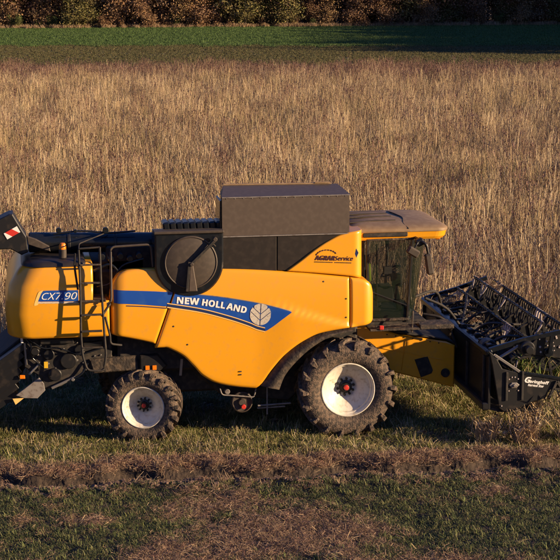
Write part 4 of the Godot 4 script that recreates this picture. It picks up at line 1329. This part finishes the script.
func litter_clump(seed_: int, n: int, size: Vector3, cols: Array, len0: float, width: float, flat := 0.35) -> ArrayMesh:   # tangled straw
	var g := RandomNumberGenerator.new()
	g.seed = seed_
	var st := mb()
	for i in n:
		var v := Vector3(g.randfn(), g.randfn(), g.randfn()) * 0.45
		var c := Vector3(v.x * size.x, abs(v.y) * size.y, v.z * size.z)
		var az := g.randf() * TAU
		var d := Vector3(cos(az), g.randfn() * flat, sin(az)).normalized()
		var len := len0 * g.randf_range(0.4, 1.2)
		var bend := Vector3(g.randfn(), g.randfn() * 0.6, g.randfn()) * len * 0.22
		st.set_color(pick(cols, g, 0.35))
		var p := [c - d * len * 0.5, c - d * len * 0.15 + bend, c + d * len * 0.2 + bend * 0.9, c + d * len * 0.5 - Vector3(0, len * 0.1, 0)]
		for q in 4: p[q].y = max(p[q].y, -0.01)
		ribbon(st, p, width * g.randf_range(0.6, 1.4), d.cross(Vector3(g.randfn(), 1.5, g.randfn())).normalized())
	st.generate_normals()
	return st.commit()

func multi(called: String, mesh: Mesh, xfs: Array, m: Material, parent: Node) -> MultiMeshInstance3D:
	var mm := MultiMesh.new()
	mm.transform_format = MultiMesh.TRANSFORM_3D
	mm.mesh = mesh
	mm.instance_count = xfs.size()
	for i in xfs.size(): mm.set_instance_transform(i, xfs[i])
	var o := MultiMeshInstance3D.new()
	o.name = called
	o.multimesh = mm
	o.material_override = m
	o.set_meta("kind", "stuff")
	parent.add_child(o, true)
	return o

func stuff(called: String, label: String, category: String) -> Node3D:
	var o := Node3D.new()
	o.name = numbered(called)
	add_child(o)
	tag(o, label, category, "", "stuff")
	return o

func tree(seed_: int, h: float, crown_low: float, cols: Array, leaf: float, count: int, wide: float) -> Array:   # the meshes of trunk with limbs, and of the crown
	var g := RandomNumberGenerator.new()
	g.seed = seed_
	var st := mb()
	var pts := []
	var rs := []
	for i in 6:
		var f := i / 5.0
		pts.append(Vector3(g.randfn() * 0.12 * f * 2, h * 0.8 * f - 0.1, g.randfn() * 0.12 * f * 2))
		rs.append(lerp(h * 0.014 + 0.04, 0.03, f))
	tube(st, pts, rs, 7)
	var tips := []
	for i in 16:
		var f := g.randf_range(crown_low / h, 0.78)
		var o: Vector3 = pts[0].lerp(pts[5], f / 0.8)
		var az := g.randf() * TAU
		var l := wide * g.randf_range(0.55, 1.0) * (1.15 - f * 0.6)
		var e := o + Vector3(cos(az) * l, l * g.randf_range(0.1, 0.7), sin(az) * l)
		tube(st, [o, o.lerp(e, 0.5) + Vector3(0, -0.1, 0), e], [0.055, 0.035, 0.012], 5)
		tips.append([o, e])
	st.generate_normals()
	var trunk := st.commit()
	st = mb()
	var clumps := []
	for t in tips:
		for k in 3: clumps.append([t[0].lerp(t[1], g.randf_range(0.45, 1.1)) + Vector3(g.randfn(), g.randfn() * 0.7, g.randfn()) * 0.35, g.randf_range(0.45, 0.95)])
	for k in 10: clumps.append([pts[5] + Vector3(g.randfn() * wide * 0.3, g.randf_range(-h * 0.16, h * 0.2), g.randfn() * wide * 0.3), g.randf_range(0.5, 1.0)])
	for c in clumps:
		var tone := pick(cols, g, 0.25)
		for i in count / clumps.size():
			var v: Vector3 = Vector3(g.randfn(), g.randfn() * 0.8, g.randfn()) * 0.75 * c[1]
			var n := Vector3(g.randfn(), g.randfn(), g.randfn()).normalized()
			var a := n.cross(Vector3(g.randfn(), g.randfn(), g.randfn())).normalized() * leaf * g.randf_range(0.6, 1.3)
			var b := n.cross(a).normalized() * a.length() * 0.6
			var q: Vector3 = c[0] + v
			st.set_color(tone * g.randf_range(0.75, 1.25))
			tri(st, q - a, q + b, q + a)
			tri(st, q - a, q + a, q - b)
	st.generate_normals()
	return [trunk, st.commit()]

func shrub(seed_: int, h: float, cols: Array, leaf: float, count: int, wide: float) -> Array:
	var g := RandomNumberGenerator.new()
	g.seed = seed_
	var st := mb()
	var tips := []
	for i in 14:
		var az := g.randf() * TAU
		var l := g.randf_range(0.2, 1.0) * wide
		var e := Vector3(cos(az) * l, h * g.randf_range(0.55, 1.0), sin(az) * l)
		var o := Vector3(cos(az), 0, sin(az)) * 0.12
		tube(st, [o + Vector3(0, -0.05, 0), o.lerp(e, 0.5) + Vector3(0, 0.15, 0), e], [0.025, 0.018, 0.006], 4)
		tips.append([o, e])
	st.generate_normals()
	var stems := st.commit()
	st = mb()
	for t in tips:
		for k in 3:
			var c: Vector3 = t[0].lerp(t[1], g.randf_range(0.25, 1.0)) + Vector3(g.randfn(), g.randfn(), g.randfn()) * 0.15
			var tone := pick(cols, g, 0.25)
			for i in count / 42:
				var v := Vector3(g.randfn(), g.randfn(), g.randfn()) * 0.26
				var n := Vector3(g.randfn(), g.randfn(), g.randfn()).normalized()
				var a := n.cross(Vector3(g.randfn(), g.randfn(), g.randfn())).normalized() * leaf * g.randf_range(0.6, 1.3)
				var b := n.cross(a).normalized() * a.length() * 0.6
				var q := c + v
				q.y = max(q.y, 0.03)
				st.set_color(tone * g.randf_range(0.75, 1.25))
				tri(st, q - a, q + b, q + a)
				tri(st, q - a, q + a, q - b)
	st.generate_normals()
	return [stems, st.commit()]

# ---------------------------------------------------------------- the land
func furrow(x: float) -> float:
	return 3.30 + 0.075 * (x + 6.4) + noise2.get_noise_2d(x * 22.0, 3.0) * 0.28

func land(x: float, z: float) -> float:   # height of the ground near the machine
	var y := noise.get_noise_2d(x * 6.0, z * 6.0) * 0.05 + noise.get_noise_2d(x * 30.0, z * 30.0) * 0.022
	var w := z - furrow(x)
	if abs(w) < 2.5:
		var lump := noise.get_noise_2d(x * 55.0 + 40.0, z * 55.0) * 0.09 + noise.get_noise_2d(x * 160.0, z * 160.0) * 0.035
		var bank := smoothstep(-1.1, -0.5, w) * (1.0 - smoothstep(-0.32, -0.2, w))
		y += bank * (0.07 + lump)
		var ditch := smoothstep(-0.32, -0.16, w) * (1.0 - smoothstep(-0.02, 0.2, w))
		y -= ditch * (0.13 - lump * 0.5)
		var near := smoothstep(0.2, 0.42, w) * (1.0 - smoothstep(0.6, 1.4, w))
		y += near * (0.03 + lump * 0.9)
	var flat := 1.0 - smoothstep(1.0, 1.9, Vector2(x, z - 1.3).length())
	flat = max(flat, 1.0 - smoothstep(0.8, 1.5, Vector2(x + 3.7, z - 1.2).length()))
	return lerp(y, -0.01, flat)

func straw_amount(x: float, z: float) -> float:   # where dead straw lies on the near field
	var s := noise2.get_noise_2d(x * 9.0, z * 9.0) * 0.5 + noise2.get_noise_2d(x * 30.0 + 90.0, z * 30.0) * 0.25 - 0.12
	for e in [[-1.7, 6.6, 1.5, 1.3, 1.0], [-2.9, 5.0, 1.1, 0.6, 0.7], [-5.0, 5.5, 0.6, 0.35, 0.6], [-3.5, 7.2, 1.2, 0.8, 0.8], [-1.2, 8.6, 3.0, 0.9, 0.8], [-5.8, 7.6, 1.0, 0.6, 0.4], [1.7, 5.2, 0.5, 0.3, 0.45], [-0.3, 4.7, 0.6, 0.3, 0.35]]:
		var q := Vector2((x - e[0]) / e[2], (z - e[1]) / e[3]).length()
		s += e[4] * (1.0 - smoothstep(0.4, 1.2, q))
	return s

func make_land() -> void:
	var st := mb()
	st.set_smooth_group(1)
	var xs := []
	var zs := []
	var x := -14.0
	while x <= 14.01: xs.append(x); x += 0.08
	var z := -6.0
	while z <= 13.01:
		zs.append(z)
		z += 0.045 if z > 2.4 and z < 5.0 else 0.10
	var gr := []
	for a in xs:
		var col := PackedVector3Array()
		for b in zs:
			var f: float = smoothstep(0.0, 1.5, min(min(a + 14.0, 14.0 - a), min(b + 6.0, 13.0 - b)))
			col.append(Vector3(a, land(a, b) * f, b))
		gr.append(col)
	for i in xs.size() - 1:
		for j in zs.size() - 1:
			quad(st, gr[i][j], gr[i][j + 1], gr[i + 1][j + 1], gr[i + 1][j])
	structure("field_soil", st, M.soil, "rough brown soil of the field around the harvester, cut by a furrow", "soil")
	# the rest of the plain, round the worked patch
	st = mb()
	var far := 900.0
	var x0 := -14.0; var x1 := 14.0; var z0 := -6.0; var z1 := 13.0
	for r in [[-far, x0, -far, far], [x1, far, -far, far], [x0, x1, -far, z0], [x0, x1, z1, far]]:
		quad(st, Vector3(r[0], 0, r[2]), Vector3(r[0], 0, r[3]), Vector3(r[1], 0, r[3]), Vector3(r[1], 0, r[2]))
	structure("ground", st, M.ground, "wide flat brown ground reaching to the horizon", "ground")
	var strip := func(called: String, d0: float, d1: float, y: float, m: Material, label: String, cat: String) -> void:
		var s := mb()
		var nn := 24
		for i in nn:
			var u0: float = lerp(-160.0, 160.0, float(i) / nn)
			var u1: float = lerp(-160.0, 160.0, float(i + 1) / nn)
			var up := Vector3(0, y, 0)
			quad(s, spread(u0, d0) + up, spread(u1, d0) + up, spread(u1, d1) + up, spread(u0, d1) + up)
		structure(called, s, m, label, cat)
	strip.call("stubble_strip", 118.0, 167.5, 0.012, M.stubble, "brownish green strip of stubble behind the tall dry reeds", "field")
	strip.call("green_field", 167.0, 223.0, 0.02, M.field, "dark green winter crop field in front of the autumn wood", "field")
	strip.call("forest_floor", 222.5, 420.0, 0.03, M.litter, "dark leaf litter floor of the wood", "forest floor")

const STRAW := [Color(0.50, 0.365, 0.215), Color(0.68, 0.55, 0.36), Color(0.36, 0.25, 0.145), Color(0.23, 0.155, 0.095), Color(0.54, 0.39, 0.20), Color(0.14, 0.085, 0.056), Color(0.24, 0.205, 0.09)]
const RUST := [Color(0.19, 0.095, 0.07), Color(0.27, 0.16, 0.12), Color(0.13, 0.07, 0.055)]
const GREEN := [Color(0.145, 0.16, 0.036), Color(0.18, 0.185, 0.048), Color(0.10, 0.12, 0.03), Color(0.28, 0.23, 0.09)]
const CROP := [Color(0.085, 0.115, 0.032), Color(0.11, 0.135, 0.042), Color(0.13, 0.13, 0.05), Color(0.19, 0.15, 0.08), Color(0.065, 0.085, 0.028)]
const DEAD := [Color(0.27, 0.175, 0.11), Color(0.36, 0.245, 0.15), Color(0.15, 0.09, 0.058), Color(0.24, 0.125, 0.09), Color(0.38, 0.27, 0.17)]

func make_reeds() -> void:
	var R := stuff("reed_field", "tall dry straw coloured reeds standing behind the harvester up to the far fields", "reeds")
	var g := RandomNumberGenerator.new()
	g.seed = 11
	var pale := [STRAW[1], STRAW[1], STRAW[0], STRAW[4], STRAW[2], STRAW[3]]
	var gold := [STRAW[4], STRAW[0], STRAW[4], STRAW[1], STRAW[2], STRAW[6]]
	var dull := [STRAW[2], STRAW[3], STRAW[0], STRAW[3], STRAW[5], STRAW[1]]
	var olive := [STRAW[6], STRAW[0], STRAW[4], STRAW[2], STRAW[6]]
	var kinds := []
	for t in [pale, gold, dull, olive]:
		for i in 2: kinds.append(reed_clump(100 + kinds.size(), 17, 1.65, 0.30, t, [], 0.14))
	kinds.append(reed_clump(120, 16, 1.25, 0.34, pale + gold, [], 0.8))      # 8: bent over
	kinds.append(reed_clump(121, 12, 1.7, 0.28, dull, RUST, 0.1))           # 9: with seed heads
	kinds.append(reed_clump(122, 14, 1.5, 0.3, [RUST[0], RUST[1], RUST[1], STRAW[3]], RUST, 0.12))   # 10: reddish dock
	var lists := []
	for k in kinds: lists.append([])
	var d := 32.0
	while d < 121.0:
		var step := 0.34 if d < 60 else 0.44
		var half := 0.175 * d * 1.28 + 5.0
		var u := -half
		while u < half:
			var p := spread(u + g.randf_range(-0.2, 0.2), d + g.randf_range(-0.2, 0.2))
			u += step
			var edge := -3.1 + noise.get_noise_2d(p.x * 14.0, 0.0) * 0.7
			if p.z > edge: continue
			var n := noise2.get_noise_2d(p.x * 5.0, p.z * 5.0)
			var n2 := noise.get_noise_2d(p.x * 3.0, p.z * 3.0)
			var n3 := noise2.get_noise_2d(p.x * 14.0 + 300.0, p.z * 14.0)
			if n3 < -0.25 and g.randf() < 0.65: continue
			var tone := int(clamp(floor((n * 1.6 + 0.5 + g.randfn() * 0.22) * 4.0), 0, 3))
			var k := tone * 2 + g.randi() % 2
			if n2 > 0.18 and g.randf() < 0.45: k = 8
			elif g.randf() < 0.08: k = 9
			elif n3 > 0.27 and g.randf() < 0.55: k = 10
			if d > 104.0 and g.randf() < smoothstep(104.0, 114.0, d) * 0.85: k = 10
			var s := (1.0 + n2 * 0.35 + n3 * 0.2) * g.randf_range(0.8, 1.15)
			if d > 112: s *= 0.85
			var dir := noise2.get_noise_2d(p.x * 2.5 + 700.0, p.z * 2.5) * 6.0
			var lean: float = 0.05 + 0.30 * max(0.0, noise.get_noise_2d(p.x * 4.0 - 400.0, p.z * 4.0))
			var b := Basis(Vector3(cos(dir), 0, sin(dir)), lean + g.randfn() * 0.05) * Basis(Vector3(0, 1, 0), g.randf() * TAU)
			lists[k].append(Transform3D(b.scaled(Vector3(1.0, s, 1.0)), p))
		d += step
	for i in kinds.size(): multi("reed_stems", kinds[i], lists[i], M.leaf, R)

func make_grass() -> void:
	var g := RandomNumberGenerator.new()
	g.seed = 12
	# mown grass under and round the machine
	var G := stuff("mown_grass", "short green and yellowed grass under and around the harvester", "grass")
	var kinds := []
	for i in 3: kinds.append(grass_clump(200 + i, 22, 0.12, 0.13, 0.009, GREEN, 0.9))
	kinds.append(grass_clump(205, 16, 0.22, 0.12, 0.008, GREEN + [STRAW[0], STRAW[1]], 1.0))
	kinds.append(litter_clump(206, 26, Vector3(0.22, 0.05, 0.22), [STRAW[0], STRAW[2], DEAD[1]], 0.25, 0.008, 0.25))
	var lists := []
	for k in kinds: lists.append([])
	for i in 26000:
		var p := Vector3(g.randf_range(-12.0, 12.0), 0, g.randf_range(-5.0, 3.6))
		var w := p.z - furrow(p.x)
		if w > -0.5: continue
		if w > -0.9 and g.randf() < smoothstep(-1.0, -0.5, w): continue
		var n := noise.get_noise_2d(p.x * 9.0 + 7.0, p.z * 9.0)
		if n < -0.32 and g.randf() < 0.7: continue
		p.y = land(p.x, p.z)
		var k := g.randi() % 3
		if g.randf() < 0.10 + max(0.0, n) * 0.3: k = 3
		elif g.randf() < 0.16: k = 4
		lists[k].append(Transform3D(Basis(Vector3(0, 1, 0), g.randf() * TAU).scaled(Vector3.ONE * g.randf_range(0.7, 1.25)), p))
	for i in kinds.size(): multi("grass_tufts", kinds[i], lists[i], M.leaf, G)
	# straw and clods on the bank along the furrow
	var S := stuff("straw_bank", "reddish brown straw, roots and clods lying along the edge of the furrow", "straw")
	var sk := []
	for i in 4: sk.append(litter_clump(220 + i, 70, Vector3(0.16, 0.11, 0.14), DEAD, 0.15, 0.0065, 0.6))
	sk.append(grass_clump(226, 14, 0.22, 0.10, 0.007, [DEAD[1], DEAD[4], STRAW[0]], 0.9))
	var clods := [[], [], []]
	var clod_mesh := []
	for i in 3:
		var cs := mb()
		for r in 5:
			for q in 7:
				var pt := func(rr: int, qq: int) -> Vector3:
					var la := PI * rr / 5.0
					var lo := TAU * (qq % 7) / 7.0
					var v := Vector3(sin(la) * cos(lo), cos(la), sin(la) * sin(lo))
					return v * 0.055 * (1.0 + noise.get_noise_3d(v.x * 22.0 + i * 50.0, v.y * 22.0, v.z * 22.0) * 0.9)
				quad(cs, pt.call(r, q), pt.call(r, q + 1), pt.call(r + 1, q + 1), pt.call(r + 1, q))
		cs.generate_normals()
		clod_mesh.append(cs.commit())
	var sl := []
	for k in sk: sl.append([])
	for i in 5200:
		var p := Vector3(g.randf_range(-12.0, 12.0), 0, 0)
		var w := -0.56 + g.randfn() * 0.20
		if w > -0.28: w = g.randf_range(0.12, 0.85)
		p.z = furrow(p.x) + w
		p.y = land(p.x, p.z)
		if w > 0 and g.randf() < 0.25: continue
		var k := g.randi() % 4
		if g.randf() < 0.12: k = 4
		sl[k].append(Transform3D((Basis(Vector3(0, 1, 0), g.randf() * TAU) * Basis(Vector3(1, 0, 0), g.randfn() * 0.35)).scaled(Vector3.ONE * g.randf_range(0.45, 0.95)), p))
	for i in 2600:
		var p := Vector3(g.randf_range(-12.0, 12.0), 0, 0)
		p.z = furrow(p.x) + 0.06 + abs(g.randfn()) * 0.25
		p.y = land(p.x, p.z) + 0.01
		clods[g.randi() % 3].append(Transform3D(Basis(Vector3(g.randfn(), g.randfn(), g.randfn()).normalized(), g.randf() * TAU).scaled(Vector3(1, 0.75, 1) * g.randf_range(0.25, 0.9)), p))
	for i in 3: multi("soil_clods", clod_mesh[i], clods[i], M.clod, S)
	for i in sk.size(): multi("straw_tangle", sk[i], sl[i], M.leaf, S)
	# young crop in front of the furrow
	var C := stuff("young_crop", "low dull green crop seedlings in front of the furrow", "crop")
	var ck := []
	for i in 4: ck.append(grass_clump(240 + i, 20, 0.062, 0.10, 0.0085, CROP, 1.4))
	ck.append(grass_clump(246, 10, 0.11, 0.08, 0.012, [CROP[1], CROP[2], GREEN[1]], 1.0))
	var cl := []
	for k in ck: cl.append([])
	var D := stuff("dead_straw", "matted dead brown grass lying in patches on the young crop", "straw")
	var dk := []
	for i in 4: dk.append(litter_clump(260 + i, 130, Vector3(0.20, 0.07, 0.20), DEAD, 0.11, 0.0045, 0.5))
	dk.append(litter_clump(266, 12, Vector3(0.3, 0.04, 0.3), [DEAD[4], STRAW[0]], 0.34, 0.005, 0.3))
	var dl := []
	for k in dk: dl.append([])
	for i in 44000:
		var p := Vector3(g.randf_range(-12.5, 11.0), 0, g.randf_range(3.2, 12.5))
		var w := p.z - furrow(p.x)
		if w < 0.30: continue
		p.y = land(p.x, p.z)
		var s := straw_amount(p.x, p.z)
		var rot := Basis(Vector3(0, 1, 0), g.randf() * TAU)
		if g.randf() < clamp(s * 1.1, 0.015, 0.85):
			if g.randf() < 0.5: continue
			var k := g.randi() % 4
			if g.randf() < 0.12: k = 4
			dl[k].append(Transform3D((rot * Basis(Vector3(1, 0, 0), g.randfn() * 0.2)).scaled(Vector3.ONE * g.randf_range(0.6, 1.2)), p))
		else:
			var k := g.randi() % 4
			if g.randf() < 0.1: k = 4
			cl[k].append(Transform3D(rot.scaled(Vector3.ONE * g.randf_range(0.65, 1.25)), p))
	for i in ck.size(): multi("seedlings", ck[i], cl[i], M.leaf, C)
	for i in dk.size(): multi("straw_mat", dk[i], dl[i], M.leaf, D)
	# tall dry tufts left standing beside the header
	var tall := [reed_clump(300, 110, 0.85, 0.16, [STRAW[0], STRAW[1], STRAW[4]], STRAW, 0.35), reed_clump(301, 80, 0.6, 0.2, [STRAW[0], STRAW[2], DEAD[1]], STRAW, 0.6)]
	for q in [[3.45, 2.0, 0, 0.9, "tall golden tuft of dry grass under the header's end panel"], [4.05, 2.6, 0, 1.15, "leaning golden grass tuft at the edge of the bank beyond the header's end"], [3.1, 2.75, 1, 1.0, "broken straw tuft on the bank below the header's end"], [2.45, 2.5, 1, 0.8, "low straw tuft on the bank between drive wheel and header"]]:
		var o := obj("dry_grass_tuft", tall[q[2]], M.leaf)
		o.position = Vector3(q[0], land(q[0], q[1]) - 0.02, q[1])
		o.scale = Vector3.ONE * q[3]
		o.rotation.y = q[0] * 3.0
		tag(o, q[4], "grass tuft", "dry tufts by the header")
	# cut stems lying in the header
	var heap := [litter_clump(320, 620, Vector3(0.34, 0.34, 0.5), STRAW + DEAD, 0.40, 0.014, 0.7), litter_clump(321, 520, Vector3(0.30, 0.30, 0.42), STRAW + DEAD + RUST, 0.36, 0.014, 0.7)]
	heap.append(grass_clump(325, 420, 0.42, 0.5, 0.018, [GREEN[0], GREEN[1], Color(0.13, 0.19, 0.04), Color(0.10, 0.16, 0.03), STRAW[4]], 0.8))
	for q in [[Vector3(3.35, 1.22, 1.85), 2, "fresh green grass heaped behind the header's end panel"], [Vector3(4.05, 1.10, 1.8), 2, "fresh green grass hanging over the front of the knife"], [Vector3(2.95, 1.60, -1.9), 0, "golden heap of cut stems at the far end of the header trough"], [Vector3(2.98, 1.56, -0.5), 1, "brown heap of cut stems beside the header's flat cover plate"], [Vector3(2.95, 1.52, 0.85), 1, "heap of cut stems behind the header's near reel arm"], [Vector3(3.75, 2.02, -1.6), 1, "tangle of stems caught on top of the reel"]]:
		var o := obj("cut_stem_heap", heap[q[1]], M.leaf)
		o.position = q[0]
		o.rotation.y = q[0].z
		o.scale = Vector3.ONE * (0.5 if q[0].y > 1.9 else (0.72 if q[0].y > 1.45 else 0.9))
		tag(o, q[2], "straw heap", "cut stems in the header")

func make_wood() -> void:
	var g := RandomNumberGenerator.new()
	g.seed = 21
	var tones := [
		["russet leaved tree at the edge of the wood", [Color(0.22, 0.12, 0.06), Color(0.28, 0.17, 0.085), Color(0.15, 0.085, 0.05)]],
		["olive green tree at the edge of the wood", [Color(0.13, 0.125, 0.035), Color(0.18, 0.15, 0.05), Color(0.09, 0.075, 0.03)]],
		["golden brown tree at the edge of the wood", [Color(0.30, 0.20, 0.085), Color(0.24, 0.15, 0.075), Color(0.17, 0.115, 0.06)]],
		["grey brown half bare tree at the edge of the wood", [Color(0.12, 0.075, 0.045), Color(0.09, 0.06, 0.035), Color(0.15, 0.09, 0.05)]]]
	var protos := []
	for k in 4:
		protos.append(tree(400 + k, 11.0 + k, 0.9, tones[k][1], 0.17, [4600, 4600, 4600, 2200][k], 3.0))
	var brink := func(u: float, d: float) -> Vector3: return spread(u, d - 9.0 + u * 0.16)
	var plant := func(called: String, meshes: Array, label: String, cat: String, group: String, at: Vector3, s: float, low: String, high: String) -> void:
		var t := thing(called, label, cat, at, g.randf() * TAU, group)
		t.scale = Vector3.ONE * s
		obj(low, meshes[0], M.bark, t)
		obj(high, meshes[1], M.leaf, t)
	for row in [[225.5, 3.6, 0.0], [230.0, 4.0, 1.4], [236.0, 4.2, 0.4], [244.0, 4.6, 2.2], [254.0, 5.0, 1.0]]:
		var u: float = -58.0 + row[2]
		while u < 50.0:
			var k := g.randi() % 4
			plant.call("autumn_tree", protos[k], tones[k][0], "tree", tones[k][0].replace("tree", "trees"), brink.call(u + g.randf_range(-1.0, 1.0), row[0] + g.randf_range(-1.6, 1.6)), g.randf_range(0.8, 1.3), "trunk", "crown")
			u += row[1]
	for k in 4: protos.append(tree(420 + k, 6.0 + k * 0.7, 0.35, tones[k % 3][1], 0.13, 3600, 2.1))
	for row in [[223.6, 2.9], [226.0, 2.9], [228.4, 3.0]]:
		var u := -57.0
		while u < 49.0:
			var k := 4 + g.randi() % 4
			var tone: String = ["young russet tree branching from the ground at the wood's edge", "young olive tree branching from the ground at the wood's edge", "young golden tree branching from the ground at the wood's edge"][(k - 4) % 3]
			plant.call("young_tree", protos[k], tone, "tree", tone.replace("tree", "trees"), brink.call(u + g.randf_range(-1.3, 1.3), row[0] + g.randf_range(-1.4, 1.4)), g.randf_range(0.6, 1.25), "trunk", "crown")
			u += row[1]
	var shr := [
		["low russet bush along the edge of the wood", [Color(0.20, 0.11, 0.055), Color(0.16, 0.085, 0.045), Color(0.25, 0.15, 0.07)]],
		["low green bush along the edge of the wood", [Color(0.085, 0.105, 0.028), Color(0.12, 0.12, 0.035), Color(0.06, 0.07, 0.02)]],
		["low brown thicket along the edge of the wood", [Color(0.13, 0.08, 0.045), Color(0.10, 0.06, 0.035), Color(0.20, 0.12, 0.06)]]]
	var sp := []
	for k in 3: sp.append(shrub(440 + k, 2.8, shr[k][1], 0.12, 2600, 1.3))
	for row in [[222.9, 2.3, 0.5], [226.5, 3.6, 0.95], [231.0, 3.6, 1.2]]:
		var u := -48.0
		while u < 48.0:
			var k := g.randi() % 3
			plant.call("bush", sp[k], shr[k][0], "bush", shr[k][0].replace("bush", "bushes"), brink.call(u + g.randf_range(-0.8, 0.8), row[0] + g.randf_range(-0.7, 0.7)), row[2] * g.randf_range(0.7, 1.25), "stems", "foliage")
			u += row[1]
	# the wood's corner beyond the right edge, whose shadow lies over the green field
	for i in 72:
		var k := g.randi() % 3
		var u := g.randf_range(49.0, 84.0)
		plant.call("autumn_tree", protos[k], "tall tree in the side wood that shades the green field", "tree", "side wood shading the green field", spread(u, g.randf_range(146.0, 212.0)), (u + 4.0) / 3.95 * g.randf_range(0.85, 1.05) / (13.0 + k), "trunk", "crown")

func make_fields() -> void:
	var g := RandomNumberGenerator.new()
	g.seed = 33
	var F := stuff("winter_crop", "dense green leaf rosettes of the far winter crop", "crop")
	var k1 := grass_clump(500, 26, 0.20, 0.34, 0.045, [Color(0.065, 0.12, 0.022), Color(0.09, 0.15, 0.032), Color(0.05, 0.09, 0.018)], 1.1)
	var k2 := grass_clump(501, 26, 0.24, 0.34, 0.045, [Color(0.075, 0.13, 0.028), Color(0.10, 0.155, 0.044), Color(0.05, 0.095, 0.022)], 1.1)
	var a := []
	var b := []
	for i in 26000:
		var d := g.randf_range(163.0, 222.5)
		var uu := g.randf_range(-52.0, 52.0)
		if d < 165.5 + noise2.get_noise_2d(uu * 12.0, 5.0) * 4.0: continue
		var p := spread(uu, d)
		p.y = 0.02
		(a if g.randf() < 0.5 else b).append(Transform3D(Basis(Vector3(0, 1, 0), g.randf() * TAU).scaled(Vector3.ONE * g.randf_range(0.7, 1.3)), p))
	multi("crop_rosettes", k1, a, M.leaf, F)
	multi("crop_rosettes", k2, b, M.leaf, F)
	var E := stuff("forest_edge_grass", "pale dry grass along the foot of the wood", "grass")
	var k4 := grass_clump(520, 60, 0.7, 0.4, 0.03, [STRAW[0], STRAW[2], STRAW[4], RUST[1]], 0.7)
	var e4 := []
	for i in 900:
		var ue := g.randf_range(-50.0, 50.0)
		var p := spread(ue, g.randf_range(212.6, 214.8) + ue * 0.16)
		e4.append(Transform3D(Basis(Vector3(0, 1, 0), g.randf() * TAU).scaled(Vector3.ONE * g.randf_range(0.5, 1.1)), p))
	multi("edge_tufts", k4, e4, M.leaf, E)
	var T := stuff("stubble", "sparse short stubble and weeds between reeds and green field", "stubble")
	var k3 := grass_clump(510, 22, 0.16, 0.3, 0.03, [Color(0.10, 0.10, 0.035), Color(0.17, 0.13, 0.06), Color(0.08, 0.085, 0.028)], 0.8)
	var c := []
	for i in 34000:
		var p := spread(g.randf_range(-44.0, 44.0), g.randf_range(119.0, 168.5))
		p.y = 0.012
		c.append(Transform3D(Basis(Vector3(0, 1, 0), g.randf() * TAU).scaled(Vector3.ONE * g.randf_range(0.6, 1.3)), p))
	multi("stubble_tufts", k3, c, M.leaf, T)

func _ready() -> void:
	# camera
	var cam := Camera3D.new()
	cam.name = "camera"
	add_child(cam)
	cam.position = EYE
	cam.rotation = Vector3(-0.197396, -YAW, 0)
	cam.fov = 19.8525
	cam.near = 0.5
	cam.far = 2500.0
	cam.current = true
	# sky
	var env := Environment.new()
	var sm := ProceduralSkyMaterial.new()
	sm.sky_top_color = Color(0.20, 0.36, 0.66)
	sm.sky_horizon_color = Color(0.66, 0.66, 0.66)
	sm.sky_curve = 0.12
	sm.ground_horizon_color = Color(0.40, 0.36, 0.30)
	sm.ground_bottom_color = Color(0.16, 0.12, 0.08)
	sm.sun_angle_max = 1.0
	var sky := Sky.new()
	sky.sky_material = sm
	env.background_mode = Environment.BG_SKY
	env.sky = sky
	env.background_energy_multiplier = 0.48
	env.tonemap_mode = Environment.TONE_MAPPER_LINEAR
	env.tonemap_exposure = 2.0
	env.sdfgi_enabled = true
	env.ssao_enabled = true
	env.ssil_enabled = true
	var we := WorldEnvironment.new()
	we.name = "world_environment"
	we.environment = env
	add_child(we)
	# low sun ahead of the machine and on the camera's side
	var sun := DirectionalLight3D.new()
	sun.name = "sun"
	add_child(sun)
	var el := deg_to_rad(13.0)
	var az := deg_to_rad(25.5)
	sun.look_at_from_position(Vector3.ZERO, Vector3(-cos(el) * cos(az), -sin(el), -cos(el) * sin(az)), Vector3.UP)
	sun.light_color = Color(1.0, 0.87, 0.70)
	sun.light_energy = 1.6
	sun.light_angular_distance = 0.6
	sun.shadow_enabled = true
	noise.seed = 4
	noise.frequency = 0.05
	noise.fractal_octaves = 3
	noise2.seed = 9
	noise2.frequency = 0.03
	noise2.fractal_octaves = 3
	make_materials()
	make_land()
	make_wood()
	make_fields()
	make_reeds()
	make_harvester()
	make_header()
	make_grass()
